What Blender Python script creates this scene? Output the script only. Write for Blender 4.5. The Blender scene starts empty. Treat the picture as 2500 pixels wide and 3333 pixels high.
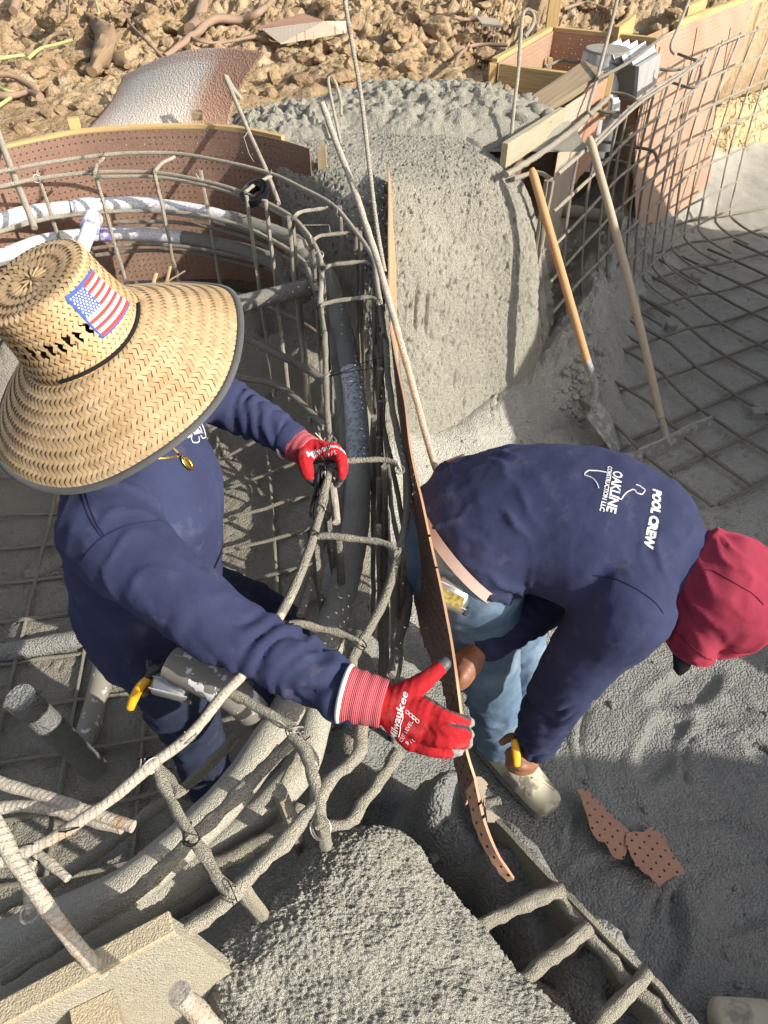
import bpy, bmesh, math, random
import numpy as np
from mathutils import Vector, Matrix
from mathutils.bvhtree import BVHTree

# ------------------------------------------------------------------ camera, light, exposure
SC = bpy.context.scene
COL = SC.collection
CAM = np.array([0.0, 0.0, 2.0]); S2 = math.sqrt(.5)
cd = bpy.data.cameras.new('camera'); cam = bpy.data.objects.new('camera', cd); COL.objects.link(cam)
cam.location = CAM; cam.rotation_euler = (math.radians(45), 0, 0)
cd.sensor_fit = 'VERTICAL'; cd.sensor_height = 36; cd.sensor_width = 27; cd.lens = 24; cd.clip_start = .02; cd.clip_end = 500
SC.camera = cam
SUN_EL, SUN_AZ = 27.0, math.degrees(math.atan2(.89, -.455))
wd = bpy.data.worlds.new('World'); SC.world = wd; wd.use_nodes = True
nt = wd.node_tree; sky = nt.nodes.new('ShaderNodeTexSky'); sky.sky_type = 'NISHITA'; sky.sun_disc = False
sky.sun_elevation = math.radians(SUN_EL); sky.sun_rotation = math.radians(SUN_AZ); sky.air_density = 1.0; sky.dust_density = 3.0; sky.ozone_density = .6
bg = nt.nodes['Background']; bg.inputs['Strength'].default_value = .125; hs = nt.nodes.new('ShaderNodeHueSaturation'); hs.inputs['Saturation'].default_value = .5; nt.links.new(sky.outputs[0], hs.inputs['Color']); nt.links.new(hs.outputs[0], bg.inputs[0])
sd = bpy.data.lights.new('sun', 'SUN'); sd.energy = 4.5; sd.angle = math.radians(.55); sd.color = (1, .925, .80)
sun = bpy.data.objects.new('sun', sd); COL.objects.link(sun)
_e, _a = math.radians(SUN_EL), math.radians(SUN_AZ)
TOSUN = Vector((math.sin(_a)*math.cos(_e), math.cos(_a)*math.cos(_e), math.sin(_e)))
sun.rotation_euler = TOSUN.to_track_quat('Z', 'Y').to_euler(); sun.location = TOSUN*20
SC.view_settings.view_transform = 'Standard'; SC.view_settings.look = 'None'; SC.view_settings.exposure = .76; SC.view_settings.gamma = 1
SC.view_settings.use_curve_mapping = False
SC.cycles.max_bounces = 6; SC.cycles.transparent_max_bounces = 12; SC.cycles.caustics_reflective = False; SC.cycles.caustics_refractive = False
random.seed(4); RNG = np.random.default_rng(7)

# ------------------------------------------------------------------ measuring: a ray of the photograph (its own pixels) met with a known plane
def ray(u, v):
    r, k = (u-1250)/2222, (1666.5-v)/2222
    return np.array([r, S2*(1+k), -S2*(1-k)])
def pt(u, v, t): return CAM + t*ray(u, v)
def pz(u, v, z): d = ray(u, v); return CAM + d*((z-CAM[2])/d[2])
def py(u, v, y): d = ray(u, v); return CAM + d*(y/d[1])
def ppl(u, v, p, n):
    d = ray(u, v); p = np.asarray(p, float); n = np.asarray(n, float); return CAM + d*(np.dot(p-CAM, n)/np.dot(d, n))
def fr(x0, y0, k): return lambda pts: [(x0+k*x, y0+k*y) for x, y in pts]
F1, F2, F3, F4, F5, F6, F7, F8 = (fr(x, y, .7535) for x, y in ((0,0),(1250,0),(0,800),(1250,800),(0,1600),(1250,1400),(0,2400),(1250,2400)))
G1, G2, G4, G5, G8 = (fr(x, y, .36166) for x, y in ((750,400),(900,900),(1600,100),(1900,0),(1300,2150)))
G3 = fr(900, 1600, .42194); G6 = fr(1600, 500, .5425); G7 = fr(0, 2100, .48222)
H1 = fr(0, 780, .5003); H2 = fr(1050, 2050, .36166); H3 = fr(1850, 1450, .3918)
def lift(pts, z): return [pz(u, v, z) for u, v in pts]
def rnd(a, b): return random.uniform(a, b)

# ------------------------------------------------------------------ noise
_perm = RNG.permutation(512).astype(np.int64); _g = RNG.normal(size=(512, 3)); _g /= np.linalg.norm(_g, axis=1)[:, None]
def perlin(P):
    P = np.asarray(P, float); i = np.floor(P).astype(np.int64); f = P-i; w = f*f*f*(f*(f*6-15)+10); out = np.zeros(len(P))
    for dx in (0, 1):
        wx = w[:, 0] if dx else 1-w[:, 0]
        for dy in (0, 1):
            wy = w[:, 1] if dy else 1-w[:, 1]
            for dz in (0, 1):
                wz = w[:, 2] if dz else 1-w[:, 2]
                h = _perm[(_perm[(_perm[(i[:, 0]+dx) & 511]+i[:, 1]+dy) & 511]+i[:, 2]+dz) & 511]
                g = _g[h]; out += wx*wy*wz*(g[:, 0]*(f[:, 0]-dx)+g[:, 1]*(f[:, 1]-dy)+g[:, 2]*(f[:, 2]-dz))
    return out*1.5
def fbm(P, sc, oc=4, gain=.5, ridge=False, billow=False):
    P = np.asarray(P, float)*sc; a = 1.; s = np.zeros(len(P)); tot = 0
    for o in range(oc):
        n = perlin(P+17.3*o)
        if ridge: n = 1-2*np.abs(n)
        if billow: n = 2*np.abs(n)-.4
        s += a*n; tot += a; a *= gain; P = P*2.03
    return s/tot
def smooth01(x): x = np.clip(x, 0, 1); return x*x*(3-2*x)

# ------------------------------------------------------------------ mesh helpers
def spline(pts, n=None, step=.03):
    P = np.array(pts, float); P = np.vstack([2*P[0]-P[1], P, 2*P[-1]-P[-2]]); out = []
    for i in range(1, len(P)-2):
        a, b, c, d = P[i-1:i+3]
        for t in np.linspace(0, 1, 12, endpoint=False):
            out.append(.5*((2*b)+(c-a)*t+(2*a-5*b+4*c-d)*t*t+(3*b-a-3*c+d)*t**3))
    out.append(P[-2]); out = np.array(out); L = np.r_[0, np.cumsum(np.linalg.norm(np.diff(out, axis=0), axis=1))]
    if n is None: n = max(3, int(L[-1]/step)+1)
    q = np.linspace(0, L[-1], n); return np.stack([np.interp(q, L, out[:, k]) for k in range(out.shape[1])], 1)
class MB:
    def __init__(s): s.v = []; s.f = []; s.uv = []; s.m = []
    def add(s, V, F, UV=None, mi=0):
        o = len(s.v); s.v.extend(map(tuple, V)); s.uv.extend(map(tuple, UV) if UV is not None else [(0, 0)]*len(V))
        for f in F: s.f.append(tuple(i+o for i in f)); s.m.append(mi)
        return s
    def tube(s, P, r, sides=8, bump=0., bs=60., flat=None, mi=0, cap=True):
        P = np.asarray(P, float); n = len(P); r = np.broadcast_to(np.asarray(r, float), (n,)) if np.ndim(r) < 2 else np.asarray(r, float)
        T = np.gradient(P, axis=0); T /= np.linalg.norm(T, axis=1)[:, None]+1e-12
        N = np.cross(T[0], flat if flat is not None else ([0, 0, 1] if abs(T[0][2]) < .9 else [1, 0, 0])); N /= np.linalg.norm(N)
        V = np.zeros((n, sides, 3)); UV = np.zeros((n, sides, 2)); an = np.linspace(0, 2*np.pi, sides, endpoint=False)
        L = np.r_[0, np.cumsum(np.linalg.norm(np.diff(P, axis=0), axis=1))]
        for i in range(n):
            N = N-T[i]*np.dot(N, T[i]); N /= np.linalg.norm(N)+1e-12; B = np.cross(T[i], N)
            ra, rb = (r[i], r[i]) if r.ndim == 1 else r[i]
            V[i] = P[i]+np.cos(an)[:, None]*N*ra+np.sin(an)[:, None]*B*rb
            UV[i, :, 0] = L[i]; UV[i, :, 1] = an/6.2832
        V = V.reshape(-1, 3)
        if bump:
            C = np.repeat(P, sides, 0); D = V-C; D /= np.linalg.norm(D, axis=1)[:, None]+1e-12
            V = V+D*(bump*(fbm(V, bs, 3)))[:, None]
        F = [(i*sides+j, i*sides+(j+1) % sides, (i+1)*sides+(j+1) % sides, (i+1)*sides+j) for i in range(n-1) for j in range(sides)]
        if cap: F += [tuple(range(sides))[::-1], tuple((n-1)*sides+j for j in range(sides))]
        return s.add(V, F, UV.reshape(-1, 2), mi)
    def box(s, c, size, R=None, mi=0, bev=0.):
        x, y, z = (k/2 for k in size); b = min(bev, x*.9, y*.9, z*.9)
        if b <= 0:
            V = np.array([(i*x, j*y, k*z) for i in (-1, 1) for j in (-1, 1) for k in (-1, 1)], float)
            F = [(0,1,3,2),(4,6,7,5),(0,4,5,1),(2,3,7,6),(0,2,6,4),(1,5,7,3)]
        else:
            bm = bmesh.new(); bmesh.ops.create_cube(bm, size=1); bmesh.ops.scale(bm, vec=size, verts=bm.verts)
            bmesh.ops.bevel(bm, geom=bm.edges[:], offset=b, segments=1, affect='EDGES'); bm.verts.index_update()
            V = np.array([v.co[:] for v in bm.verts]); F = [tuple(v.index for v in f.verts) for f in bm.faces]; bm.free()
        UV = np.stack([V[:, 0]+V[:, 1]*.3, V[:, 2]+V[:, 1]*.7], 1)
        if R is not None: V = V @ np.array(R).T
        return s.add(V+np.asarray(c, float), F, UV, mi)
    def bar(s, a, b, w, h, up=(0, 0, 1), mi=0, bev=.002):          # timber from a to b: w across, h along up
        a = np.asarray(a, float); b = np.asarray(b, float); d = b-a; L = np.linalg.norm(d); d = d/L
        x = np.cross(d, up); x /= np.linalg.norm(x); z = np.cross(x, d)
        return s.box((a+b)/2, (L, w, h), np.stack([d, x, z], 1), mi, bev)
    def build(s, name, mats, parent=None, smooth=True, link=True):
        me = bpy.data.meshes.new(name); me.from_pydata(s.v, [], s.f)
        uvl = me.uv_layers.new(name='uv'); li = np.zeros(len(me.loops), np.int32); me.loops.foreach_get('vertex_index', li)
        uvl.data.foreach_set('uv', np.array(s.uv, np.float32)[li].ravel())
        for m in (mats if isinstance(mats, (list, tuple)) else [mats]): me.materials.append(m)
        me.polygons.foreach_set('material_index', np.array(s.m, np.int32))
        me.polygons.foreach_set('use_smooth', np.full(len(s.f), smooth)); me.update()
        if smooth:
            try: me.set_sharp_from_angle(angle=math.radians(50))
            except Exception: pass
        return link_obj(name, me, parent)
def link_obj(name, me, parent=None):
    o = bpy.data.objects.new(name, me); COL.objects.link(o)
    if parent is not None: o.parent = parent; o.matrix_parent_inverse = parent.matrix_world.inverted() if False else Matrix.Translation(-parent.location)
    return o
def grid_mesh(name, V, nu, nv, mat, parent=None, uv=None, wrap=False, flip=False):
    """V is (nu*nv,3), quads between; fast build"""
    i = np.arange(nu-1)[:, None]; j = np.arange(nv if wrap else nv-1)[None]
    a = i*nv+j; b = i*nv+(j+1) % nv; c = (i+1)*nv+(j+1) % nv; d = (i+1)*nv+j
    Q = np.stack([a, b, c, d] if not flip else [d, c, b, a], -1).reshape(-1, 4)
    return quads_obj(name, V, Q, mat, parent, uv)
def quads_obj(name, V, Q, mat, parent=None, uv=None, mi=None):
    me = bpy.data.meshes.new(name); n = len(Q); k = Q.shape[1]
    me.vertices.add(len(V)); me.vertices.foreach_set('co', np.asarray(V, np.float32).ravel())
    me.loops.add(n*k); me.loops.foreach_set('vertex_index', Q.astype(np.int32).ravel())
    me.polygons.add(n); me.polygons.foreach_set('loop_start', np.arange(0, n*k, k, dtype=np.int32)); me.polygons.foreach_set('loop_total', np.full(n, k, np.int32))
    me.polygons.foreach_set('use_smooth', np.ones(n, bool))
    if uv is not None:
        u = me.uv_layers.new(name='uv'); u.data.foreach_set('uv', np.asarray(uv, np.float32)[Q.ravel()].ravel())
    for m in (mat if isinstance(mat, (list, tuple)) else [mat]): me.materials.append(m)
    if mi is not None: me.polygons.foreach_set('material_index', np.asarray(mi, np.int32))
    me.update(calc_edges=True); me.validate()
    return link_obj(name, me, parent)
def thing(name, label, cat, loc=(0, 0, 0), group=None):
    o = bpy.data.objects.new(name, None); COL.objects.link(o); o.empty_display_size = .05; o.location = tuple(loc)
    tag(o, label, cat, group); return o
def tag(o, label, cat, group=None):
    o['label'] = label; o['category'] = cat
    if group: o['group'] = group
    return o
def struct(o): o['kind'] = 'structure'; return o
def stuff(o): o['kind'] = 'stuff'; return o

# ------------------------------------------------------------------ materials
class NT:
    def __init__(s, name):
        s.m = bpy.data.materials.new(name); s.m.use_nodes = True; s.t = s.m.node_tree; s.b = s.t.nodes['Principled BSDF']
        s.geo = None
    def n(s, ty, **k):
        x = s.t.nodes.new('ShaderNode'+ty)
        for a, b in k.items(): setattr(x, a, b)
        return x
    def l(s, a, b): s.t.links.new(a, b)
    def pos(s):
        if s.geo is None: s.geo = s.n('TexCoord').outputs['Object']
        return s.geo
    def noise(s, sc, det=4, rough=.55, vec=None, dist=0):
        x = s.n('TexNoise'); x.inputs['Scale'].default_value = sc; x.inputs['Detail'].default_value = det; x.inputs['Roughness'].default_value = rough
        x.inputs['Distortion'].default_value = dist; s.l(vec or s.pos(), x.inputs['Vector']); return x.outputs['Fac']
    def voro(s, sc, vec=None, feat='F1', out='Distance'):
        x = s.n('TexVoronoi'); x.feature = feat; x.inputs['Scale'].default_value = sc; s.l(vec or s.pos(), x.inputs['Vector']); return x.outputs[out]
    def ramp(s, fac, stops):
        x = s.n('ValToRGB'); e = x.color_ramp.elements
        while len(e) < len(stops): e.new(.5)
        for i, (p, c) in enumerate(stops): e[i].position = p; e[i].color = (*(c if isinstance(c, tuple) else (c, c, c)), 1)
        s.l(fac, x.inputs[0]); return x.outputs[0]
    def mix(s, fac, a, b, ty='MIX'):
        x = s.n('Mix', data_type='RGBA', blend_type=ty)
        for v, i in ((fac, 0), (a, 6), (b, 7)):
            if isinstance(v, (int, float)): x.inputs[i].default_value = v
            elif isinstance(v, tuple): x.inputs[i].default_value = (*v, 1)
            else: s.l(v, x.inputs[i])
        return x.outputs[2]
    def noisevec(s):
        x = s.n('TexNoise'); x.inputs['Scale'].default_value = 4; x.inputs['Detail'].default_value = 4; s.l(s.pos(), x.inputs['Vector']); m = s.n('Mix', data_type='RGBA', blend_type='LINEAR_LIGHT'); m.inputs[0].default_value = .25; s.l(s.pos(), m.inputs[6]); s.l(x.outputs['Color'], m.inputs[7]); return m.outputs[2]
    def math(s, op, a, b=0., c=0.):
        x = s.n('Math', operation=op)
        for i, v in enumerate((a, b, c)):
            if isinstance(v, (int, float)): x.inputs[i].default_value = v
            else: s.l(v, x.inputs[i])
        return x.outputs[0]
    def col(s, c):
        if isinstance(c, tuple): s.b.inputs['Base Color'].default_value = (*c, 1)
        else: s.l(c, s.b.inputs['Base Color'])
        return s
    def rough(s, r):
        if isinstance(r, (int, float)): s.b.inputs['Roughness'].default_value = r
        else: s.l(r, s.b.inputs['Roughness'])
        return s
    def bump(s, h, dist=.005, st=1., prev=None):
        x = s.n('Bump'); x.inputs['Distance'].default_value = dist; x.inputs['Strength'].default_value = st; s.l(h, x.inputs['Height'])
        if prev is not None: s.l(prev, x.inputs['Normal'])
        s.l(x.outputs[0], s.b.inputs['Normal']); return x.outputs[0]
    def set(s, **k):
        for a, b in k.items(): s.b.inputs[a.replace('_', ' ')].default_value = b
        return s
    def uv(s): return s.n('TexCoord').outputs['UV']
def scl(c, k): return tuple(min(1, v*k) for v in c)

def m_gunite(name, c, wet=0., grain=260, gd=.004, spots=True):
    a = NT(name); n1 = a.noise(5, 5); n2 = a.noise(grain*.35, 4); n3 = a.voro(grain)
    base = a.ramp(n1, [(.3, scl(c, .86)), (.7, scl(c, 1.1))]); base = a.mix(a.ramp(a.noise(1.7, 5, .6), [(.46, 0.), (.60, .55)]), base, tuple(v*k for v, k in zip(c, (.66, .68, .73))))
    base = a.mix(a.ramp(n2, [(.35, 0.), (.65, 1.)]), base, a.mix(.5, base, scl(c, 1.25)))
    if spots: base = a.mix(a.ramp(n3, [(.0, .0), (.7, .35)]), base, scl(c, .55))
    a.col(base)
    if wet: a.rough(a.ramp(a.noise(9, 4), [(.35, .42), (.7, .85)])).set(Specular_IOR_Level=.35)
    else: a.rough(.92).set(Specular_IOR_Level=.2)
    h = a.math('ADD', a.math('MULTIPLY', n3, -.8), a.math('MULTIPLY', n2, .9)); b = a.bump(h, gd, 1.)
    a.bump(a.noise(grain*2.2, 2), gd*.35, .8, b)
    return a.m
M = {}
M['gunite'] = m_gunite('fresh sprayed concrete', (.41, .395, .335), 0, 230, .009)
M['gunite_near'] = m_gunite('coarse sprayed concrete', (.43, .42, .37), 0, 400, .006)
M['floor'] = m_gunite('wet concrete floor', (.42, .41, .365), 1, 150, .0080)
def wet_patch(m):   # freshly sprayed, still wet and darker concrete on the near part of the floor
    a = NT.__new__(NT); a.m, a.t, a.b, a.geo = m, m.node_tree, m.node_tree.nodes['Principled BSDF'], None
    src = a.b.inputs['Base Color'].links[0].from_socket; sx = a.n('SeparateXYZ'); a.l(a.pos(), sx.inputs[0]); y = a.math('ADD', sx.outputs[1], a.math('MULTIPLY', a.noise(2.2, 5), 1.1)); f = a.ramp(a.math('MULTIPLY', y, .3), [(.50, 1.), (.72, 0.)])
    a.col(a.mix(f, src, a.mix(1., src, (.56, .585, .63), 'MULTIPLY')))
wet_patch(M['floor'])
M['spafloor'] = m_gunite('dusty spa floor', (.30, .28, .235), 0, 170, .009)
M['pipe_grit'] = m_gunite('grit covered pipe', (.47, .45, .385), 0, 420, .0035)
def m_dirt():
    a = NT('tan clay dirt'); n1 = a.noise(1.3, 6, .6); n2 = a.noise(24, 5, .65)
    c = a.ramp(n1, [(.3, (.25, .175, .105)), (.5, (.35, .255, .155)), (.7, (.44, .335, .215))])
    c = a.mix(a.ramp(n2, [(.3, .55), (.55, 0.)]), c, (.22, .145, .08))
    c = a.mix(a.ramp(a.noise(9, 3), [(.56, 0.), (.7, .7)]), c, (.42, .36, .26)); a.col(c).rough(.95).set(Specular_IOR_Level=.1)
    b = a.bump(n2, .03, .9); a.bump(a.noise(120, 3), .005, .8, b); return a.m
M['dirt'] = m_dirt()
def m_clay():
    a = NT('yellow cut clay'); n1 = a.noise(3, 5); v = a.voro(6, a.noisevec(), 'DISTANCE_TO_EDGE')
    c = a.ramp(n1, [(.35, (.36, .26, .14)), (.65, (.50, .40, .23))]); c = a.mix(a.ramp(v, [(0, .7), (.03, 0.)]), c, (.13, .08, .04)); a.col(c).rough(.95)
    b = a.bump(a.ramp(v, [(0, 0.), (.08, 1.)]), .02, .8); a.bump(a.noise(60, 4), .01, .8, b); return a.m
M['clay'] = m_clay()
def m_peg(name, c, dust=0., pitch=.0254, hole=.13, tint=None):
    a = NT(name); uv = a.uv(); sx = a.n('SeparateXYZ'); a.l(uv, sx.inputs[0])
    def cell(o): return a.math('SUBTRACT', a.math('FRACT', a.math('DIVIDE', o, pitch)), .5)
    cx, cy = cell(sx.outputs[0]), cell(sx.outputs[1]); d = a.math('SQRT', a.math('ADD', a.math('MULTIPLY', cx, cx), a.math('MULTIPLY', cy, cy)))
    hol = a.math('LESS_THAN', d, hole); n = a.noise(4, 5)
    col = a.ramp(n, [(.3, scl(c, .85)), (.7, scl(c, 1.12))])
    if dust:
        dn = a.noise(1.7, 3); col = a.mix(a.ramp(dn, [(.42, 0.), (.62, dust)]), col, a.mix(a.ramp(a.voro(180), [(.2, 0.), (.6, 1.)]), (.42, .40, .34), scl(c, .9)))
    a.col(col).rough(.6).set(Specular_IOR_Level=.3); a.bump(a.noise(300, 2), .001, .5)
    tr = a.n('BsdfTransparent'); mx = a.n('MixShader'); a.l(hol, mx.inputs[0]); a.l(a.b.outputs[0], mx.inputs[1]); a.l(tr.outputs[0], mx.inputs[2])
    a.l(mx.outputs[0], a.t.nodes['Material Output'].inputs[0]); return a.m
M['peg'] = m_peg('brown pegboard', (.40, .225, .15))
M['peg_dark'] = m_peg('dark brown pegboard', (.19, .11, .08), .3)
M['peg_lit'] = m_peg('pinkish pegboard', (.34, .22, .155), .18); M['peg_shaded'] = m_peg('shade darkened pegboard', (.13, .08, .062))  # last one is darkened to paint shade on the held sheet's left face
M['tan_board'] = m_plain('tan smooth board', (.46, .27, .16), .6) if False else None
def m_sprayed():
    m = m_peg('sprayed pegboard', (.36, .22, .16)); nt_ = m.node_tree; b = nt_.nodes['Principled BSDF']; src = b.inputs['Base Color'].links[0].from_socket; a = NT.__new__(NT); a.m, a.t, a.b, a.geo = m, nt_, b, None
    sx = a.n('SeparateXYZ'); a.l(a.uv(), sx.inputs[0]); u = sx.outputs[0]; f = a.math('MULTIPLY', a.ramp(u, [(.0, .15), (.2, 1.)]), a.ramp(u, [(.74, 1.), (.88, 0.)])); f = a.math('MULTIPLY', f, a.ramp(sx.outputs[1], [(.93, 1.), (1., .5)]))
    sp = a.ramp(a.voro(110), [(.25, 1.), (.55, .55)]); f = a.math('MULTIPLY', f, a.math('ADD', sp, .1)); a.col(a.mix(f, src, (.55, .54, .49))); a.bump(a.voro(110), .004, .8); return m
M['peg_dusty'] = m_sprayed()
M['peg_gray'] = m_peg('cement dusted pegboard', (.40, .34, .27), .5)
def m_wood(name, c, dk=.6, sc=1.):
    a = NT(name); mp = a.n('Mapping'); a.l(a.pos(), mp.inputs[0]); mp.inputs['Scale'].default_value = (9*sc, 9*sc, 9*sc)
    w = a.noise(3, 6, .65, mp.outputs[0], 2.2); uvs = a.n('Mapping'); a.l(a.uv(), uvs.inputs[0]); uvs.inputs['Scale'].default_value = (2.2*sc, 60*sc, 1)
    g = a.noise(1.6, 4, .6, uvs.outputs[0], .6)
    c2 = a.ramp(g, [(.32, scl(c, dk)), (.6, c), (.8, scl(c, 1.12))]); a.col(a.mix(a.ramp(w, [(.4, 0.), (.75, .5)]), c2, scl(c, .75))).rough(.75).set(Specular_IOR_Level=.25)
    a.bump(g, .0015, .6); return a.m
del M['tan_board']
M['pine'] = m_wood('pine timber', (.52, .37, .17)); M['pine_old'] = m_wood('weathered pine', (.30, .235, .155)); M['handle'] = m_wood('ash handle', (.50, .36, .21), .72)
M['handle_gray'] = m_wood('weathered ash handle', (.44, .375, .28), .72)
M['pine_mud'] = m_wood('cement washed pine', (.37, .33, .24), .75); M['root'] = m_wood('dry root', (.27, .19, .12), .5)
def m_bar(name, c, rust, amt, rib=.0085, ribs=1.):
    a = NT(name); n = a.noise(14, 5, .7); col = a.ramp(a.noise(160, 3), [(.3, scl(c, .8)), (.7, scl(c, 1.15))])
    a.col(a.mix(a.ramp(n, [(.62-.3*amt, 0.), (.75-.2*amt, 1.)]), col, rust)).rough(.85).set(Specular_IOR_Level=.25)
    sx = a.n('SeparateXYZ'); a.l(a.uv(), sx.inputs[0])
    ph = a.math('ADD', a.math('MULTIPLY', sx.outputs[0], 6.2832/rib), a.math('MULTIPLY', sx.outputs[1], 12.566))
    w = a.math('POWER', a.math('ADD', a.math('MULTIPLY', a.math('SINE', ph), .5), .5), 3.)
    b = a.bump(w, .0022, .7*ribs); a.bump(a.noise(300, 4, .7), .0042, 1., b); return a.m
M['bar'] = m_bar('dusty rebar', (.36, .33, .27), (.22, .12, .065), .12)
M['bar_dark'] = m_bar('dark rebar', (.24, .22, .19), (.16, .10, .07), .25)
M['bar_rust'] = m_bar('rusty rebar', (.47, .425, .355), (.40, .24, .14), .22)
M['bar_grit'] = m_gunite('grit coated rebar', (.37, .345, .28), 0, 430, .004)
M['bar_mud'] = m_gunite('mud coated rebar', (.27, .25, .205), 0, 300, .004)
def m_plain(name, c, r=.6, spec=.4, metal=0., bs=0, bd=.001, var=.1, vs=20):
    a = NT(name); a.col(a.ramp(a.noise(vs, 4), [(.3, scl(c, 1-var)), (.7, scl(c, 1+var))])).rough(r).set(Specular_IOR_Level=spec, Metallic=metal)
    if bs: a.bump(a.noise(bs, 3), bd, .8)
    return a.m
M['wire'] = m_plain('black tie wire', (.02, .02, .022), .3, .7, .6)
M['wire_pale'] = m_plain('galvanised tie wire', (.45, .42, .38), .45, .5, .5)
def m_speck(name, c, s, sc, lo, hi):
    a = NT(name); v = a.noise(sc, 3, .6); f = a.ramp(v, [(lo, 0.), (hi, 1.)]); g = a.noise(3.5, 3)
    f = a.math('MULTIPLY', f, a.ramp(g, [(.3, .55), (.6, 1.)])); a.col(a.mix(f, c, s)).rough(.5).set(Specular_IOR_Level=.35); a.bump(f, .003, .6); return a.m
M['pvc'] = m_speck('white pipe with cement spatter', (.70, .71, .76), (.33, .30, .245), 190, .545, .60)
M['pvc_gray'] = m_speck('grey pipe with cement spatter', (.46, .47, .51), (.16, .15, .135), 110, .52, .60)
M['purple'] = m_speck('purple primer stain', (.62, .62, .72), (.22, .18, .55), 45, .42, .52)
M['conc_dark'] = m_gunite('dark grit pipe', (.25, .24, .21), 0, 300, .003)
# ------------------------------------------------------------------ setting: floors, terrain, concrete walls
def seg_dist(x, y, pts):
    d = np.full(x.shape, 9.); 
    for (ax, ay), (bx, by) in zip(pts[:-1], pts[1:]):
        vx, vy = bx-ax, by-ay; t = np.clip(((x-ax)*vx+(y-ay)*vy)/(vx*vx+vy*vy), 0, 1); d = np.minimum(d, np.hypot(x-ax-t*vx, y-ay-t*vy))
    return d
PRINTS = [(1.0,1.18,.5,.16),(1.25,.95,-.3,.15),(.86,.98,.9,.15),(1.38,1.45,.2,.16),(1.55,1.1,1.2,.15),(.98,.55,.4,.15),(1.3,.5,-.6,.15),(.7,.45,1.1,.14),(1.15,1.6,1.7,.15),(1.8,1.5,.1,.16),(.75,.2,.3,.15),(1.7,.75,.8,.15)]
def floor_h(x, y):
    P = np.stack([x, y, 0*x], 1)
    z = .016*fbm(P, 2.2, 3)+.012*fbm(P, 9, 4)+(.010*fbm(P, 30, 3, .65)+.0045*fbm(P, 85, 2)-.010*smooth01((fbm(P, 55, 2)-.30)/.2))*(1-.62*smooth01((1.9-y)/.5)*smooth01((x-.1)/.2))
    for px, py_, a, L in PRINTS:
        u = (x-px)*math.cos(a)+(y-py_)*math.sin(a); v = -(x-px)*math.sin(a)+(y-py_)*math.cos(a); q = np.sqrt((u/L)**2+(v/.062)**2)*(1+.25*fbm(P+px, 9, 2))
        z += -.016*smooth01((1.05-q)/.35)+.007*np.exp(-((q-1.2)/.22)**2)
    # drag marks
    for k in range(9):
        cx, cy, a = 1.5+.16*k, 1.1+.13*((k*5) % 7), .5+.1*k; u = (x-cx)*math.cos(a)+(y-cy)*math.sin(a); v = -(x-cx)*math.sin(a)+(y-cy)*math.cos(a)
        z += .012*np.exp(-(v/.014)**2)*(np.abs(u+.1*np.sin(9*v)) < .22)
    rs = np.random.default_rng(5)
    for k in range(80):
        cx, cy, a, L = rs.uniform(.5, 2.2), rs.uniform(.1, 2.6), rs.uniform(-.6, 1.4), rs.uniform(.05, .22); u = (x-cx)*math.cos(a)+(y-cy)*math.sin(a); v = -(x-cx)*math.sin(a)+(y-cy)*math.cos(a)+.25*u*u/L; w = rs.uniform(.004, .013)
        z += smooth01((L-np.abs(u))/.04)*(-.012*np.exp(-(v/w)**2)+.011*np.exp(-((v-2.2*w)/w)**2))
    near = smooth01((1.5-y)/1.2)*smooth01((x-.4)/.4); z += near*.010*fbm(np.stack([x*14+y*9, y*16-x*5, 0*x], 1), 1, 3, .6, ridge=True)
    spa = smooth01((-.30-x)/.25); z = z-.1*spa
    ridge = np.exp(-((x+.02)/.16)**2)*smooth01((y+.2)/.5); z += ridge*(.10+.05*fbm(P, 6, 3))
    wl = seg_dist(x, y, [(.1, 2.3), (.35, 2.4), (.6, 2.7), (.9, 2.85), (1.3, 3.9)]); z += .13*np.exp(-(wl/.16)**2)
    front = smooth01((.5-y)/.4)*smooth01((.25-x)/.3); z += .25*front*(x > -3)
    rn = np.sqrt(((x+1.02)/.98)**2+((y-1.58)/1.38)**2); z += smooth01((rn-.74)/.34)*smooth01((-.0-x)/.12)*(.08+.34*smooth01((y-1.9)/.8))*(1+.5*fbm(P, 4, 3))
    gl = seg_dist(x, y, [(.16, .62), (.30, .46), (.42, .30), (.56, .12), (.75, -.15)]); z += .47*np.exp(-(gl/.13)**4)*(1+.30*fbm(P, 7, 4))
    wd_ = seg_dist(x, y, [(.9, 2.95), (1.15, 3.55), (1.6, 4.6), (2.2, 5.6), (3.2, 7.0)]); z += .22*np.exp(-(wd_/.28)**2)*(1+.6*fbm(P, 5, 3)+.25*fbm(P, 19, 3, .6, billow=True))
    return z
def floor_part(name, xs, ys, mat):
    X, Y = np.meshgrid(xs, ys, indexing='ij'); x, y = X.ravel(), Y.ravel(); z = floor_h(x, y)
    return struct(grid_mesh(name, np.stack([x, y, z], 1), len(xs), len(ys), mat))
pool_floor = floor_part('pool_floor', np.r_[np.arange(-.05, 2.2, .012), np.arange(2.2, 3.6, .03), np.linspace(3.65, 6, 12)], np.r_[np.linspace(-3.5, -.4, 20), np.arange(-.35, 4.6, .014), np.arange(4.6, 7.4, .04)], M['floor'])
spa_floor = floor_part('spa_floor', np.r_[np.linspace(-3.2, -1.9, 20), np.arange(-1.88, -.05, .013), [-.05]], np.r_[np.linspace(-1., .1, 12), np.arange(.15, 3.4, .013)], M['spafloor'])

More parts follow.
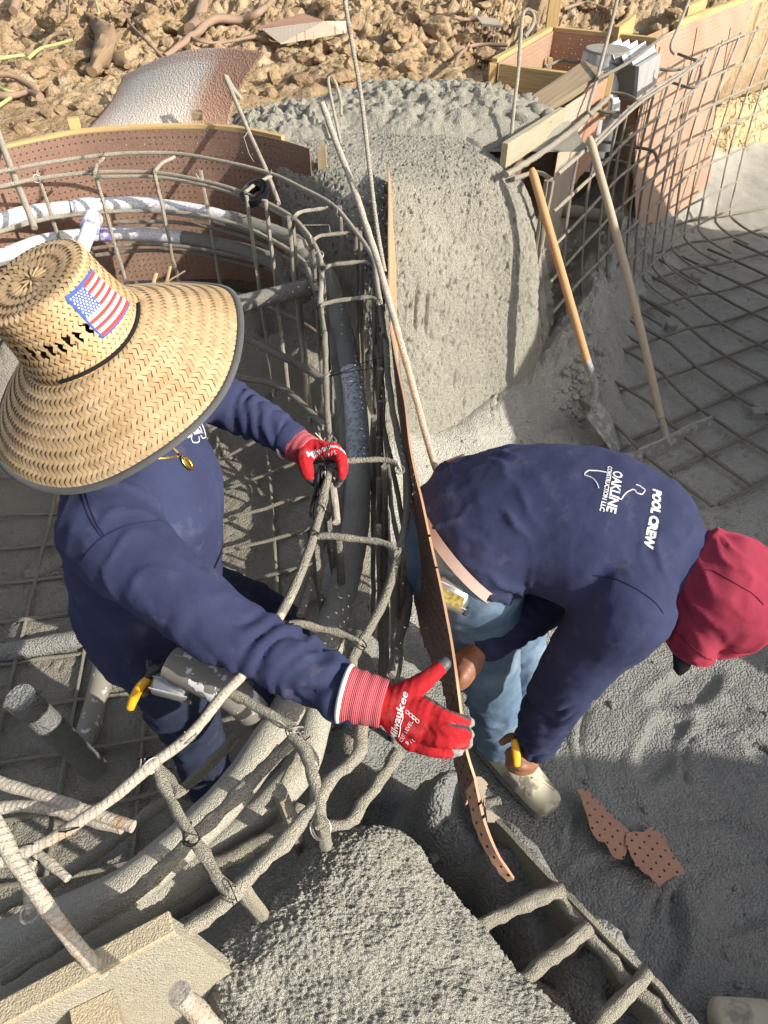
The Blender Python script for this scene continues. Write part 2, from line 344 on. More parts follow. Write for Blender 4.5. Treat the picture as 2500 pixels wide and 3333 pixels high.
EDGE_X = [-40, -6, -2.6, -1.62, -1.25, -.8, -.45, -.2, .2, .55, .86, 1.2, 1.70, 2.3, 2.9, 4.5, 9, 40]
EDGE_Y = [2.0, 2.2, 2.5, 3.10, 3.27, 3.33, 3.27, 3.15, 3.3, 3.33, 4.25, 4.95, 5.7, 6.3, 7.0, 8.2, 10, 14]
def dirt_h(x, y, d):
    P = np.stack([x, y, 0*x], 1)
    back = smooth01((y-3.4)/2.5)
    z = 1.0+.10*fbm(P, .55, 3)*back+.22*smooth01((y-6.5)/5)
    z += (.03+.16*back)*fbm(P, 1.7, 4, .55, billow=True)+(.02+.07*back)*fbm(P, 6.5, 4, .65, billow=True)+(.012+.03*back)*fbm(P, 16, 4, .65, ridge=True)
    # dug trench behind the box form on the right
    z -= .55*np.exp(-((x-1.75)/.75)**2-((y-6.5)/.55)**2)
    z -= .42*np.exp(-((x-1.15)/.40)**2-((y-4.95)/.42)**2)
    return np.where(y > 14, 1.3+.5*fbm(P, .05, 3), z)
xs = np.r_[-40, -25, -14, -9, -6, -4.5, -3.6, np.arange(-3., 4.2, .016), 4.5, 5, 6, 8, 12, 20, 40]
ds = np.r_[0, .02, np.arange(.04, 4.6, .017), 4.8, 5.2, 6, 7, 9, 12, 17, 25, 40, 70]
X, D = np.meshgrid(xs, ds, indexing='ij'); Y = np.interp(X, EDGE_X, EDGE_Y)+D; x, y, d = X.ravel(), Y.ravel(), D.ravel()
z = dirt_h(x, y, d); z = np.where(d == 0, -.3, z)
z = np.where((d > 0) & (d < .6), z-.06*(1-d/.6), z)
dirt_ground = struct(grid_mesh('dirt_ground', np.stack([x, y, z], 1), len(xs), len(ds), M['dirt']))

# right banks are added, unseen, shaped to shade floor and wall; last is rear ground
def bank(name, x0, x1, y0, y1, top):
    a = np.r_[x0, np.linspace(x0+.03, x1-.03, 70), x1]; b = np.r_[y0, np.linspace(y0+.03, y1-.03, 90), y1]; X, Y = np.meshgrid(a, b, indexing='ij'); x, y = X.ravel(), Y.ravel()
    e = (x == x0) | (x == x1) | (y == y0) | (y == y1); P = np.stack([x, y, 0*x], 1)
    z = np.where(e, -.3, top(x, y)+.14*fbm(P, 2.2, 4)+.05*fbm(P, 9, 3)); return struct(grid_mesh(name, np.stack([x, y, z], 1), len(a), len(b), M['dirt']))
ridge = lambda y: np.interp(y, [.3, .48, .8, 1.43, 2.05, 2.6, 3.4, 3.68], [1.0, 1.0, 1.2, 1.56, 1.94, 2.0, 1.9, 1.2])
bank('unseen_bank', 2.55, 9, -.2, 3.7, lambda x, y: np.interp(y, [.42, .78], [.55, 1.0])+(ridge(y)-1.0)*smooth01((x-2.55)/.45)*(1-.7*smooth01((x-3.6)/3)))
bank('unseen_bank', 2.3, 9, -7, -.27, lambda x, y: .90+.62*smooth01((x-2.3)/.7)*smooth01((-.27-y)/.12)*(1-.5*smooth01((x-3.6)/3)))
bank('unseen_bank', -8, 2.25, -12, -.75, lambda x, y: .85+0*x)

# cut clay wall seen behind the torn form on the right
nx, nz = 160, 60; s = np.linspace(0, 1, nx)
bx = np.interp(s, [0, .3, .6, 1], [1.85, 2.5, 3.2, 4.8]); by = np.interp(s, [0, .3, .6, 1], [5.05, 5.75, 6.4, 7.8])
S_, Zz = np.meshgrid(np.arange(nx), np.linspace(0, 1, nz), indexing='ij'); P = np.stack([bx[S_.ravel()], by[S_.ravel()], Zz.ravel()*.52-.02], 1)
dsp = .10*fbm(P, 2.2, 4, .6, ridge=True)+.025*fbm(P, 14, 3); lean = .22*(P[:, 2]-.2)
P[:, 0] += -.6*dsp+.45*lean; P[:, 1] += .8*dsp+.75*lean
struct(grid_mesh('clay_bank', P, nx, nz, M['clay']))

# sprayed concrete wall between spa and pool: base line, top line, rounded section
t_wall = thing('concrete_wall', 'grey freshly sprayed concrete wall right of the long pegboard sheet', 'concrete wall', (.4, 2.7, 0))
def wall_sheet(B, T, prof, ns, nv, amp, seed, right=True):
    B = spline(B, ns); T = spline(T, ns); pr = spline(prof, nv)
    V = np.zeros((ns, nv, 3))
    for i in range(ns):
        dv = T[i]-B[i]; L = np.linalg.norm(dv[:2]); e = smooth01((i/ns-.93)/.07)
        for k in (0, 1): V[i, :, k] = B[i, k]+dv[k]*np.where(pr[:, 0] < 1, pr[:, 0], 1+(pr[:, 0]-1)*(.62/max(L, .3)))
        V[i, :, 2] = pr[:, 1]*(1-.12*smooth01((i/ns-.72)/.28)-.04*e)
    P = V.reshape(-1, 3); N = np.cross(np.gradient(V, axis=1), np.gradient(V, axis=0)).reshape(-1, 3); N /= np.linalg.norm(N, axis=1)[:, None]+1e-9
    N *= np.sign((N*(CAM-P)).sum(1))[:, None]
    f = .035*fbm(P+seed, 2.5, 3)+amp*(.5*fbm(P+seed, 26, 3, .6, billow=True)+.55*fbm(P+seed, 80, 3, .65))
    # smoother trowelled zone near the foot and a few long gouges
    low = smooth01((P[:, 2]-.12)/.4); f = f*(.3+.7*low); f = f-.014*smooth01((fbm(P+seed, 46, 2)-.34)/.12)*(.25+.75*low)-.009*smooth01((fbm(P+9, 85, 2)-.30)/.15)
    return P+N*f[:, None], ns, nv, N
PROF = [(-.35, -.03), (-.1, .02), (.10, .09), (.28, .31), (.46, .56), (.62, .745), (.78, .875), (.93, .955), (1.08, .998), (1.3, 1.022), (1.7, 1.03), (2.3, 1.02), (3.0, 1.0)]
Pw, a_, b_, Nw = wall_sheet([(-.46, 3.0, 0), (-.26, 2.72, 0), (-.08, 2.2, 0), (.1, 2.16, 0), (.28, 2.30, 0), (.50, 2.55, 0), (.74, 2.68, 0), (.88, 2.84, 0), (.92, 3.08, 0)], [(-.46, 3.12, 0), (-.32, 2.98, 0), (-.14, 2.80, 0), (.05, 2.84, 0), (.26, 2.93, 0), (.46, 2.99, 0), (.56, 3.06, 0), (.60, 3.16, 0), (.60, 3.32, 0)], PROF, 400, 340, .010, 3.)
for gx, gz, gl, gw in ((.13, .63, .10, .005), (.175, .60, .09, .005), (.31, .30, .05, .005), (.36, .18, .04, .004), (.27, .66, .04, .012), (.24, .57, .04, .010)):
    w = np.exp(-((Pw[:, 0]-gx-.05*(Pw[:, 2]-gz))/gw)**2)*smooth01((gl-np.abs(Pw[:, 2]-gz))/.05); Pw -= Nw*(.022*w)[:, None]
cr = np.exp(-((Pw[:, 0]-.72+.10*(Pw[:, 2]-.5)-.022*perlin(Pw*7)-.008*perlin(Pw*30))/.0032)**2)*smooth01((.80-Pw[:, 2])/.1)*(Pw[:, 2] > .1); Pw -= Nw*(.028*cr)[:, None]
grid_mesh('wall_face', Pw, a_, b_, M['gunite'], t_wall)
# heap of loose sprayed concrete on top of the wall
def lumps(n, posf, rf, sub=2, amp=.35, sc=1.6, facets=7):
    bm = bmesh.new(); bmesh.ops.create_icosphere(bm, subdivisions=sub, radius=1); V0 = np.array([v.co[:] for v in bm.verts]); F0 = np.array([[v.index for v in f.verts] for f in bm.faces]); bm.free()
    VV, FF = [], []
    for i in range(n):
        r = rf(); V = V0*(1+amp*fbm(V0+i*7.7, sc, 3, .6))[:, None]
        for _k in range(facets):
            nf = np.random.default_rng(i*31+_k).normal(size=3); nf /= np.linalg.norm(nf); dd = V @ nf-(.55+.25*((i*7+_k*3) % 5)/5); V = V-np.outer(np.maximum(dd, 0)*.92, nf)
        V = V*np.array([rnd(.8, 1.3), rnd(.8, 1.2), rnd(.55, .95)])*r
        a = rnd(0, 6.28); R = np.array([[math.cos(a), -math.sin(a), 0], [math.sin(a), math.cos(a), 0], [0, 0, 1]]); VV.append(V @ R.T+np.array(posf(r))); FF.append(F0+i*len(V0))
    return np.vstack(VV), np.vstack(FF)
def heap_pos(r):
    x = rnd(-.3, .78); y = 3.42+.25*random.random()+.55*random.random()*(1-abs(x-.2)); return x, y, 1.05+r*.2
V, F = lumps(420, heap_pos, lambda: .008+.04*random.random()**3, 2, .45, 2.6); stuff(quads_obj('concrete_rubble', V, F, M['gunite']))
def mound_heap(cx, cy, rx, ry, h, n=110):
    a = np.linspace(-1, 1, n); X, Y = np.meshgrid(a, a, indexing='ij'); x, y = X.ravel(), Y.ravel(); q = 1-np.clip(x*x+y*y, 0, 1)
    P = np.stack([cx+x*rx, cy+y*ry, 0*x], 1); z = .98+h*q**.7+q*(.07*fbm(P, 7, 4, .6, billow=True)+.035*fbm(P, 24, 3, .6)); P[:, 2] = z
    return struct(grid_mesh('concrete_heap', P, n, n, M['gunite']))
mound_heap(.2, 3.72, .72, .42, .15, 150); mound_heap(-.42, 3.55, .40, .30, .11)

# near wall section still being sprayed: coarse mound at the bottom of the frame
t_mound = thing('concrete_mound', 'coarse grey concrete mound on the near spa wall at the bottom', 'concrete mound', (0, .2, 0))
ns, nv = 300, 300
def mound_pts():
    A = spline([pz(*F8([q])[0], z) for q, z in (((-330, 470), .68), ((-130, 400), .69), ((0, 398), .69), ((80, 412), .685), ((150, 480), .675), ((215, 575), .665), ((330, 700), .655), ((430, 815), .645), ((600, 1020), .635), ((740, 1170), .63), ((870, 1310), .625), ((1050, 1500), .62))], ns)
    Bk = spline([pz(*F7([(1330, 540)])[0], 0.610), pz(*F7([(1250, 600)])[0], 0.650), pz(*F7([(1100, 720)])[0], 0.700), pz(*F7([(985, 870)])[0], 0.730), pz(*F7([(950, 990)])[0], 0.750), pz(*F7([(960, 1120)])[0], 0.740), pz(*F7([(1000, 1300)])[0], 0.730), pz(*F7([(1100, 1600)])[0], 0.710)], ns)
    return A, Bk
A, Bk = mound_pts()
V = np.zeros((ns, nv, 3)); t = np.linspace(-.45, 1.5, nv)
for j, tt in enumerate(t):
    q = np.clip(tt, 0, 1); b = (1-q)*Bk+q*A; b[:, 2] += .055*math.sin(math.pi*q)**.8
    if tt < 0: b[:, 2] += -.30*smooth01(np.array([-tt/.6]))[0]; b[:, :2] += (Bk-A)[:, :2]*(-tt)*.22
    if tt > 1: k = (tt-1)/.5; b[:, 2] -= .62*k**1.15; b[:, :2] += (A-Bk)[:, :2]/np.linalg.norm((A-Bk)[:, :2], axis=1)[:, None]*(.012*k+.05*k*k)
    V[:, j] = b
P = V.reshape(-1, 3); N = np.cross(np.gradient(V, axis=0), np.gradient(V, axis=1)).reshape(-1, 3); N /= np.linalg.norm(N, axis=1)[:, None]+1e-9
if (N[:, 2].mean()) < 0: N = -N
f = .026*fbm(P, 8, 4)+.0042*fbm(P, 42, 3, .65, billow=True)+.0058*fbm(P, 150, 2, .7)+.0034*fbm(P, 330, 1)
P = P+N*f[:, None]; grid_mesh('mound_body', P, ns, nv, M['gunite_near'], t_mound)
# ------------------------------------------------------------------ forms, sheets, timber
def bvh_of(o):
    me = o.data; return BVHTree.FromPolygons([v.co[:] for v in me.vertices], [p.vertices[:] for p in me.polygons])
DIRT = bvh_of(dirt_ground); FLOOR = bvh_of(pool_floor)
def hit(tree, u, v, off=0., default=4.5):
    d = ray(u, v); h = tree.ray_cast(Vector(CAM), Vector(d)); return np.array(h[0])+np.array([0, 0, off]) if h[0] is not None else pt(u, v, default)
def strip(name, top, bot, mat, parent, th=.004, n=60, m=2, jag=0., uv0=0., seed=0):
    """a bent sheet between two polylines, with thickness and metre uv"""
    T, B = spline(top, n), spline(bot, n)
    V = np.zeros((n, m, 3)); UV = np.zeros((n, m, 2)); L = np.r_[0, np.cumsum(np.linalg.norm(np.diff(T, axis=0), axis=1))]
    jg = jag*perlin(np.stack([L*40, 0*L+seed, 0*L], 1)) if jag else 0*L
    for j in range(m):
        k = j/(m-1); V[:, j] = T*(1-k)+B*k; UV[:, j, 0] = L+uv0; UV[:, j, 1] = np.linalg.norm(T-B, axis=1)*(1-k)
        if jag: V[:, j, 2] += jg*k
    N = np.cross(np.gradient(V, axis=0), np.gradient(V, axis=1)) if m > 2 else np.repeat(np.cross(np.gradient(V[:, 0], axis=0), V[:, 1]-V[:, 0])[:, None], 2, 1)
    N /= np.linalg.norm(N, axis=2)[..., None]+1e-9
    mb = MB(); A = (V+N*th/2).reshape(-1, 3); C = (V-N*th/2).reshape(-1, 3); o = n*m; uv = UV.reshape(-1, 2)
    F = [(i*m+j, (i+1)*m+j, (i+1)*m+j+1, i*m+j+1) for i in range(n-1) for j in range(m-1)]
    ring = [i*m for i in range(n)]+[(n-1)*m+j for j in range(1, m)]+[i*m+m-1 for i in range(n-2, -1, -1)]+[j for j in range(m-2, 0, -1)]
    E = [(ring[k], ring[(k+1) % len(ring)]) for k in range(len(ring))]
    mb.add(np.vstack([A, C]), [f[::-1] for f in F]+[tuple(i+o for i in f) for f in F]+[(a, b, b+o, a+o) for a, b in E], np.vstack([uv, uv]))
    return mb.build(name, mat, parent)
def poly_sheet(name, P3, mat, parent, th=.004, uvx=None, center=None):
    """flat polygonal sheet with thickness from a 3d outline"""
    P = np.array(P3, float); c = P.mean(0); n = np.linalg.svd(P-c)[2][2]; n *= np.sign(n[2]) or 1
    ex = np.array(uvx if uvx is not None else P[1]-P[0], float); ex -= n*ex.dot(n); ex /= np.linalg.norm(ex); ey = np.cross(n, ex)
    uv = np.stack([(P-c) @ ex, (P-c) @ ey], 1); k = len(P)
    mb = MB(); mb.add(np.vstack([P+n*th/2, P-n*th/2]), [tuple(range(k)), tuple(range(k, 2*k))[::-1]]+[(i, i+k, (i+1) % k+k, (i+1) % k) for i in range(k)], np.vstack([uv, uv]))
    return mb.build(name, mat, parent, smooth=False)

# curved form at the back of the spa
t = thing('form_wall', 'curved brown pegboard form behind the spa with a pine strip along its top', 'formwork', (-.9, 3.1, .4))
topF = lift(F1([(-230, 730), (-90, 675), (30, 642), (200, 604), (370, 577), (600, 560), (850, 556), (1000, 565), (1090, 578), (1220, 606), (1338, 642)]), 1.09)
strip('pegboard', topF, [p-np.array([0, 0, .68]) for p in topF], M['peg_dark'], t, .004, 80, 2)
capF = [p+np.array([0, .022, .012]) for p in topF[:-1]]
strip('top_strip', capF, [p-np.array([0, -.004, .05]) for p in capF], M['pine'], t, .022, 80, 2)
p = topF[-1]; mb = MB(); mb.bar(p+np.array([.045, .03, .0]), p+np.array([.05, .03, -.75]), .038, .04, (0, 1, 0)); mb.build('end_stake', M['pine_old'], t, False)
mb = MB(); mb.bar(pz(*F1([(285, 572)])[0], 1.1)+np.array([0, .05, .02]), pz(*F1([(335, 567)])[0], 1.1)+np.array([0, .05, .02]), .04, .04); mb.build('wood_block', M['pine'], t, False)
mb = MB(); mb.bar(pz(*F1([(838, 520)])[0], 1.1)+np.array([0, .0, .02]), pz(*F1([(880, 520)])[0], 1.1)+np.array([0, .0, .02]), .04, .03); mb.build('wood_block', M['pine_old'], t, False)

# bent sheet sprayed grey, lying behind the form
t = thing('pegboard_sheet', 'arched brown sheet sprayed with grey cement lying on the dirt behind the curved form', 'hardboard sheet', (-1.0, 4.0, 1.0))
BL, BR, TL, TR = pz(*F1([(355, 590)])[0], 1.0), pz(*F1([(985, 570)])[0], 1.02), pz(*F1([(535, 337)])[0], 1.1), pz(*F1([(1150, 231)])[0], 1.32)
n, m = 50, 40; V = np.zeros((n, m, 3)); 
for i in range(n):
    for j in range(m):
        a, b = i/(n-1), j/(m-1); q = (BL*(1-a)+BR*a)*(1-b)+(TL*(1-a)+TR*a)*b
        q = q+np.array([0, 0, .06*math.sin(math.pi*min(1, a*.95+.02))*(.5+.5*b)]); q[0] += .05*math.sin(math.pi*b)*(a-.45)*-1.2; V[i, j] = q
sheet_uv = np.stack(np.meshgrid(np.linspace(0, 1.1, n), np.linspace(0, 1.15, m), indexing='ij'), -1).reshape(-1, 2)
o = grid_mesh('sheet_top', V.reshape(-1, 3), n, m, M['peg_dusty'], t, sheet_uv); md = o.modifiers.new('th', 'SOLIDIFY'); md.thickness = .005
# folded scrap further back
t = thing('pegboard_sheet', 'flat folded brown pegboard scrap lying on the tan dirt at the top', 'hardboard sheet', (-.35, 5.6, 1.1))
a, b, c, d, e, f, g = (F1([q])[0] for q in ((1105, 122), (1310, 58), (1402, 93), (1495, 92), (1497, 140), (1212, 190), (1130, 126)))
zz = max(hit(DIRT, *q)[2] for q in (a, b, d, f))+.0
poly_sheet('upper_half', [pz(*a, zz+.03), pz(*b, zz+.02), pz(*c, zz+.07)], M['peg'], t, .005)
poly_sheet('lower_half', [pz(*g, zz+.03), pz(*c, zz+.07), pz(*d, zz+.04), pz(*e, zz+.0), pz(*f, zz-.02)], M['peg_gray'], t, .005)
t = thing('pegboard_scrap', 'small reddish board scrap lying on big dirt clods at the top right of centre', 'hardboard scrap', (.3, 6, 1.1))
q = [hit(DIRT, *x, .0) for x in F2([(398, 72), (485, 82), (518, 116), (430, 112)])]; zz = max(p[2] for p in q)+.05
poly_sheet('scrap', [pz(*x, zz) for x in F2([(398, 72), (485, 82), (518, 116), (430, 112)])], M['peg_gray'], t, .006)

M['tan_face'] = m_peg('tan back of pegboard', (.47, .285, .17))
# long sheet held on edge by the two workers
t_sheet = thing('pegboard_sheet', 'long thin brown pegboard sheet standing on edge between the two workers', 'hardboard sheet', (.05, 1.4, .6))
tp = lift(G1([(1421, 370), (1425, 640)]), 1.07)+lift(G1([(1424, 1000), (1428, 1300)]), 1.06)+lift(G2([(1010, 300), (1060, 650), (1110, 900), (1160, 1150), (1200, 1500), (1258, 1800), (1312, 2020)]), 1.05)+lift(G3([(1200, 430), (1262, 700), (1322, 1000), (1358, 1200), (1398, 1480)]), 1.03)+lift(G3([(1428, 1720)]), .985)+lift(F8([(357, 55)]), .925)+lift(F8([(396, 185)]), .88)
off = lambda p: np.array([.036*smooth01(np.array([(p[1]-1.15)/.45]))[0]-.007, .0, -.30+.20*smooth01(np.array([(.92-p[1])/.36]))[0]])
o = strip('board', tp, [p+off(p) for p in tp], [M['peg_shaded'], M['tan_face']], t_sheet, .0045, 150, 2, .02)
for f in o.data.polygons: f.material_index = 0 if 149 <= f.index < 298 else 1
tt = lift(F8([(394, 180)]), .88)+lift(F8([(436, 365)]), .82)+lift(F8([(490, 500)]), .77)+lift(F8([(535, 570)]), .735)+lift(F8([(562, 610)]), .715)
strip('torn_tail', tt, [p+np.array([-.01, .0, -h]) for p, h in zip(tt, (.045, .036, .022, .016, .010))], M['peg'], t_sheet, .006, 60, 2, .012, 1.9)
def flap(pts, z, dz):
    P = lift(F8(pts), z); n0 = len(pts)
    for i, p in enumerate(P): p[2] += dz[i]
    return P
def jag_edge(a, b, n, amp):
    out = []
    for i in range(n+1):
        k = i/n; out.append((a[0]+(b[0]-a[0])*k+rnd(-1, 1)*amp+amp*(i % 2), a[1]+(b[1]-a[1])*k+rnd(-.4, .4)*amp))
    return out
fl1 = [(398, 170), (420, 172)]+jag_edge((446, 192), (424, 300), 12, 7)+[(432, 312), (428, 300)]
poly_sheet('torn_flap', lift(F8(fl1), .85), M['peg_gray'], t_sheet, .003)
fl2 = [(440, 312), (460, 318)]+jag_edge((494, 345), (470, 368), 7, 6)+[(446, 366)]
poly_sheet('torn_flap', lift(F8(fl2), .81), M['peg_gray'], t_sheet, .003)

# two broken scraps on the wet floor
def scrap(label, outl, loc):
    t = thing('pegboard_scrap', label, 'hardboard scrap', loc); zt = .035; P = []
    for i in range(len(outl)):
        a, b = outl[i], outl[(i+1) % len(outl)]; k = max(2, int(math.dist(a, b)/22))
        for j in range(k): P.append((a[0]+(b[0]-a[0])*j/k+rnd(-4, 4), a[1]+(b[1]-a[1])*j/k+rnd(-4, 4)))
    q = [pz(*x, zt) for x in F8(P)]; zs = [FLOOR.ray_cast(Vector((x[0], x[1], 2)), Vector((0, 0, -1)))[0] for x in q]; zm = np.percentile([z_[2] for z_ in zs if z_ is not None], 80)
    q = [pz(*x, zm+.024) for x in F8(P)]; c = np.mean(q, 0)
    for x in q: x[2] += .012*math.sin(14*x[0]+9*x[1])
    poly_sheet('scrap', q, M['peg_near'], t, .004, pz(*F8([(903, 295)])[0], .03)-pz(*F8([(873, 268)])[0], .03))
M['peg_near'] = m_peg('pale brown pegboard', (.36, .20, .14), .12, .0254, .13)
scrap('pointed brown pegboard scrap on the wet floor nearer the boot', [(832, 232), (858, 224), (886, 236), (940, 290), (1005, 358), (1058, 405), (1040, 450), (1046, 500), (1030, 535), (990, 528), (952, 462), (920, 455), (888, 405), (870, 335)], (.62, .75, .03))
scrap('squarish brown pegboard scrap on the wet floor right of the pointed one', [(1045, 418), (1120, 402), (1160, 382), (1215, 425), (1245, 490), (1295, 560), (1297, 585), (1250, 600), (1188, 652), (1160, 620), (1085, 560), (1042, 470)], (.8, .6, .03))

# right hand form wall, timber box, skimmer
W = [np.array([.525, 3.12, 1.08]), np.array([.84, 3.62, 1.08]), np.array([1.01, 3.89, 1.08]), np.array([1.17, 4.15, 1.08])]
nW = np.array([.85, -.5, 0]); down = lambda p, h: p-np.array([0, 0, h])
t = thing('form_wall', 'form at the end of the concrete wall with pine plank and dusty pegboard', 'formwork', (.9, 3.7, .2))
mb = MB(); mb.bar(W[0]+np.array([-.02, -.02, -.055]), W[1]+np.array([0, 0, -.055]), .030, .10); mb.build('plank', M['pine_mud'] if 'pine_mud' in M else M['pine'], t, False)
strip('pegboard', [W[1]+nW*.012, W[2]+nW*.012], [down(W[1], .95)+nW*.02, down(W[2], .95)+nW*.02], M['peg_gray'], t, .005, 4)
strip('pegboard', [W[2]+nW*.006, W[3]+nW*.006], [down(W[2], .5), down(W[3], .42)], M['peg'], t, .005, 12, 2, .03)
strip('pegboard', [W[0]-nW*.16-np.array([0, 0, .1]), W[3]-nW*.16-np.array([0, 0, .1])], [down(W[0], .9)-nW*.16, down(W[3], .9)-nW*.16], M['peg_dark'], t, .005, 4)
a = ppl(*G4([(1070, 370)])[0], W[3], nW); mb = MB(); mb.bar(a, a-np.array([.0, .0, .22]), .06, .03, (1, 0, 0)); mb.build('stake', M['pine'], t, False)
M['seam'] = m_plain('dark board joint', (.09, .06, .045), .8)
t = thing('form_wall', 'tall pink pegboard form with a torn right edge behind the rebar grid', 'formwork', (2.2, 5.6, .1))
n1 = np.array([.78, -.62, 0]); p1 = np.array([1.70, 5.12, 1.05]); b1 = np.array([1.67, 4.41, .12]); nl = np.cross(np.array([1.07, 1.34, 0]), b1-p1); nl /= np.linalg.norm(nl)
wall_pt = lambda u, v: ppl(u, v, p1, nl)
outl = G5([(655, 345), (710, 322), (850, 250), (1000, 185), (1200, 115), (1450, 20), (1522, -20), (1480, 160), (1430, 420), (1310, 680), (1200, 860), (1170, 1110), (1140, 1200), (1150, 1600), (1000, 1790), (950, 1900), (560, 2140), (470, 2110), (455, 1500), (490, 1000), (640, 500)])
dn = []
for i in range(len(outl)):
    a, b = outl[i], outl[(i+1) % len(outl)]; k = 4 if 6 <= i <= 15 else 1
    dn += [(a[0]+(b[0]-a[0])*j/k+(rnd(-3, 3) if k > 1 else 0), a[1]+(b[1]-a[1])*j/k) for j in range(k)]
for k, (lo, hi) in enumerate(((0, 99),)): poly_sheet('pegboard', [wall_pt(*q) for q in dn], M['peg_lit'] if 'peg_lit' in M else M['peg'], t, .005, (1.07, 1.34, 0))
strip('earth_backfill', [wall_pt(*q)-.07*np.array([.78, -.62, 0]) for q in G5([(640, 345), (1000, 185), (1300, 85)])], [wall_pt(*q)-.07*np.array([.78, -.62, 0]) for q in G5([(440, 2110), (700, 2110), (1000, 1700)])], M['dirt'], t, .01, 12)
for x in (655, 990, 1290):
    a, b = wall_pt(*G5([(x+25, 420 if x < 900 else 250)])[0]), wall_pt(*G5([(x-150, 1250)])[0]); mb = MB(); mb.bar(a+nl*.006*np.sign(nl.dot(CAM-a)), b+nl*.006*np.sign(nl.dot(CAM-b)), .007, .003, nl); mb.build('seam', M['seam'], t, False)
cp = [wall_pt(*q)-.018*np.array([.78, -.62, 0]) for q in G5([(850, 246), (1000, 180), (1200, 108), (1450, 12), (1700, -95)])]
strip('top_board', [p+np.array([0, 0, .03]) for p in cp], [p-np.array([0, 0, .06]) for p in cp], M['pine'], t, .03, 30, 2)
for q, r_ in ((((1080, 168), (1150, 112)), .1), (((1375, 62), (1455, 20)), .07)):
    a, b = (wall_pt(*x)-.12*np.array([.78, -.62, 0]) for x in F2(q)); mb = MB(); mb.bar(a, b, .035, r_); mb.build('brace', M['pine'], t, False)

t = thing('timber_box', 'open pine framed box with pegboard sides behind the concrete wall', 'timber form', (1.1, 4.6, .6))
A, B, C, E_ = np.array([.624, 4.37, 1.1]), np.array([1.07, 5.2, 1.1]), np.array([1.63, 4.885, 1.1]), np.array([1.05, 4.13, 1.1])
strip('pegboard', [A, B], [down(A, .42), down(B, .42)], M['peg_lit'] if 'peg_lit' in M else M['peg'], t, .005, 4)
strip('pegboard', [B, C], [down(B, .45), down(C, .45)], M['peg'], t, .005, 4)
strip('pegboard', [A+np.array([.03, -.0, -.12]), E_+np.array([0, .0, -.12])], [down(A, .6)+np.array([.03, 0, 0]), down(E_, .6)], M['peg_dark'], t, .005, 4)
for a, b in ((A, B), (B, C)):
    v = (b-a)/np.linalg.norm(b-a); nn = np.cross(v, [0, 0, 1]); mb = MB(); mb.bar(a-nn*.024, b-nn*.024, .036, .036); mb.build('top_rail', M['pine'], t, False)
mb = MB(); mb.bar(A+np.array([.01, -.02, -.065]), E_+np.array([0, -.02, -.065]), .036, .13); mb.build('front_rail', M['pine'], t, False)
mb = MB(); mb.bar(A+np.array([-.03, -.01, .0]), A+np.array([-.03, -.01, -.4]), .045, .04, (1, 0, 0)); mb.build('post', M['pine'], t, False)
mb = MB(); mb.bar(B+np.array([-.01, .03, 1.0]), B+np.array([-.01, .03, -.4]), .075, .036, (0, 1, 0)); mb.build('post', M['pine'], t, False)
mb = MB(); mb.bar(B+np.array([-.02, -.12, -.12]), B+np.array([-.02, -.12, -.5]), .03, .03, (1, 0, 0)); mb.build('post', M['pine'], t, False)
t = thing('timber_plank', 'weathered grey brown plank leaning across the pine box', 'plank', (.85, 4.0, 1.0))
a, b = pt(*G4([(915, 345)])[0], 3.42), pt(*G4([(335, 745)])[0], 3.30); mb = MB(); mb.bar(a, b, .13, .036, (-.25, -.45, .8)); mb.build('plank', M['pine_old'], t, False)
def rail_bar(name, pts, r, mat, parent, sides=8, bump=0., step=.03, bs=45):
    mb = MB(); P = spline(pts, step=step); mb.tube(P, r, sides, bump, bs); return mb.build(name, mat, parent)

M['tape'] = m_plain('grey tape', (.33, .34, .35), .42, .5, 0, 30, .004, .12, 9); M['white_plastic'] = m_plain('dusty white plastic', (.62, .62, .64), .5, .4, 0, 40, .002, .12, 12)
M['skim_dark'] = m_plain('dark plastic', (.16, .145, .13), .6)
t = thing('skimmer', 'white round pool skimmer wrapped in grey tape beside the timber box', 'pool skimmer', (1.32, 4.7, .7))
c = pz(*G4([(1045, 158)])[0], 1.13); r = 72*np.linalg.norm(c-CAM)/np.linalg.norm(ray(*G4([(1045, 158)])[0]))/2222
an = np.linspace(0, 6.2832, 40, endpoint=False)
def lathe(name, c, prof, mat, parent, n=36, wob=0.):
    V = []; F = []; k = len(prof)
    for i in range(n):
        a = 6.2832*i/n
        for rr, h in prof: rr2 = rr*(1+wob*math.sin(7*a+h*40)*.5+wob*math.sin(13*a)*.5); V.append((c[0]+rr2*math.cos(a), c[1]+rr2*math.sin(a), c[2]+h))
    F = [(i*k+j, ((i+1) % n)*k+j, ((i+1) % n)*k+j+1, i*k+j+1) for i in range(n) for j in range(k-1)]
    mb = MB(); mb.add(V, F); return mb.build(name, mat, parent)
lathe('lid', c, [(.0, .0), (r*.6, .002), (r*.97, .0), (r, -.006), (r, -.03)], M['gunite'], t)
lathe('tape_skirt', c, [(r*1.02, -.012), (r*1.05, -.045), (r*1.12, -.085), (r*1.0, -.1)], M['tape'], t, 60, .035)
lathe('body', c, [(r*.98, -.09), (r*.98, -.16), (r*.9, -.2), (r*.85, -.62), (.0, -.62)], M['white_plastic'], t)
fa, fb, fc, fd = (G4([q])[0] for q in ((1330, 322), (1528, 200), (1478, 522), (1302, 645)))
ta = 3.72; PA = pt(*fa, ta); ed = np.array([.5, .866, 0]); nn2 = np.array([.85, -.5, 0]); PB, PC, PD = (ppl(*q, PA, nn2) for q in (fb, fc, fd))
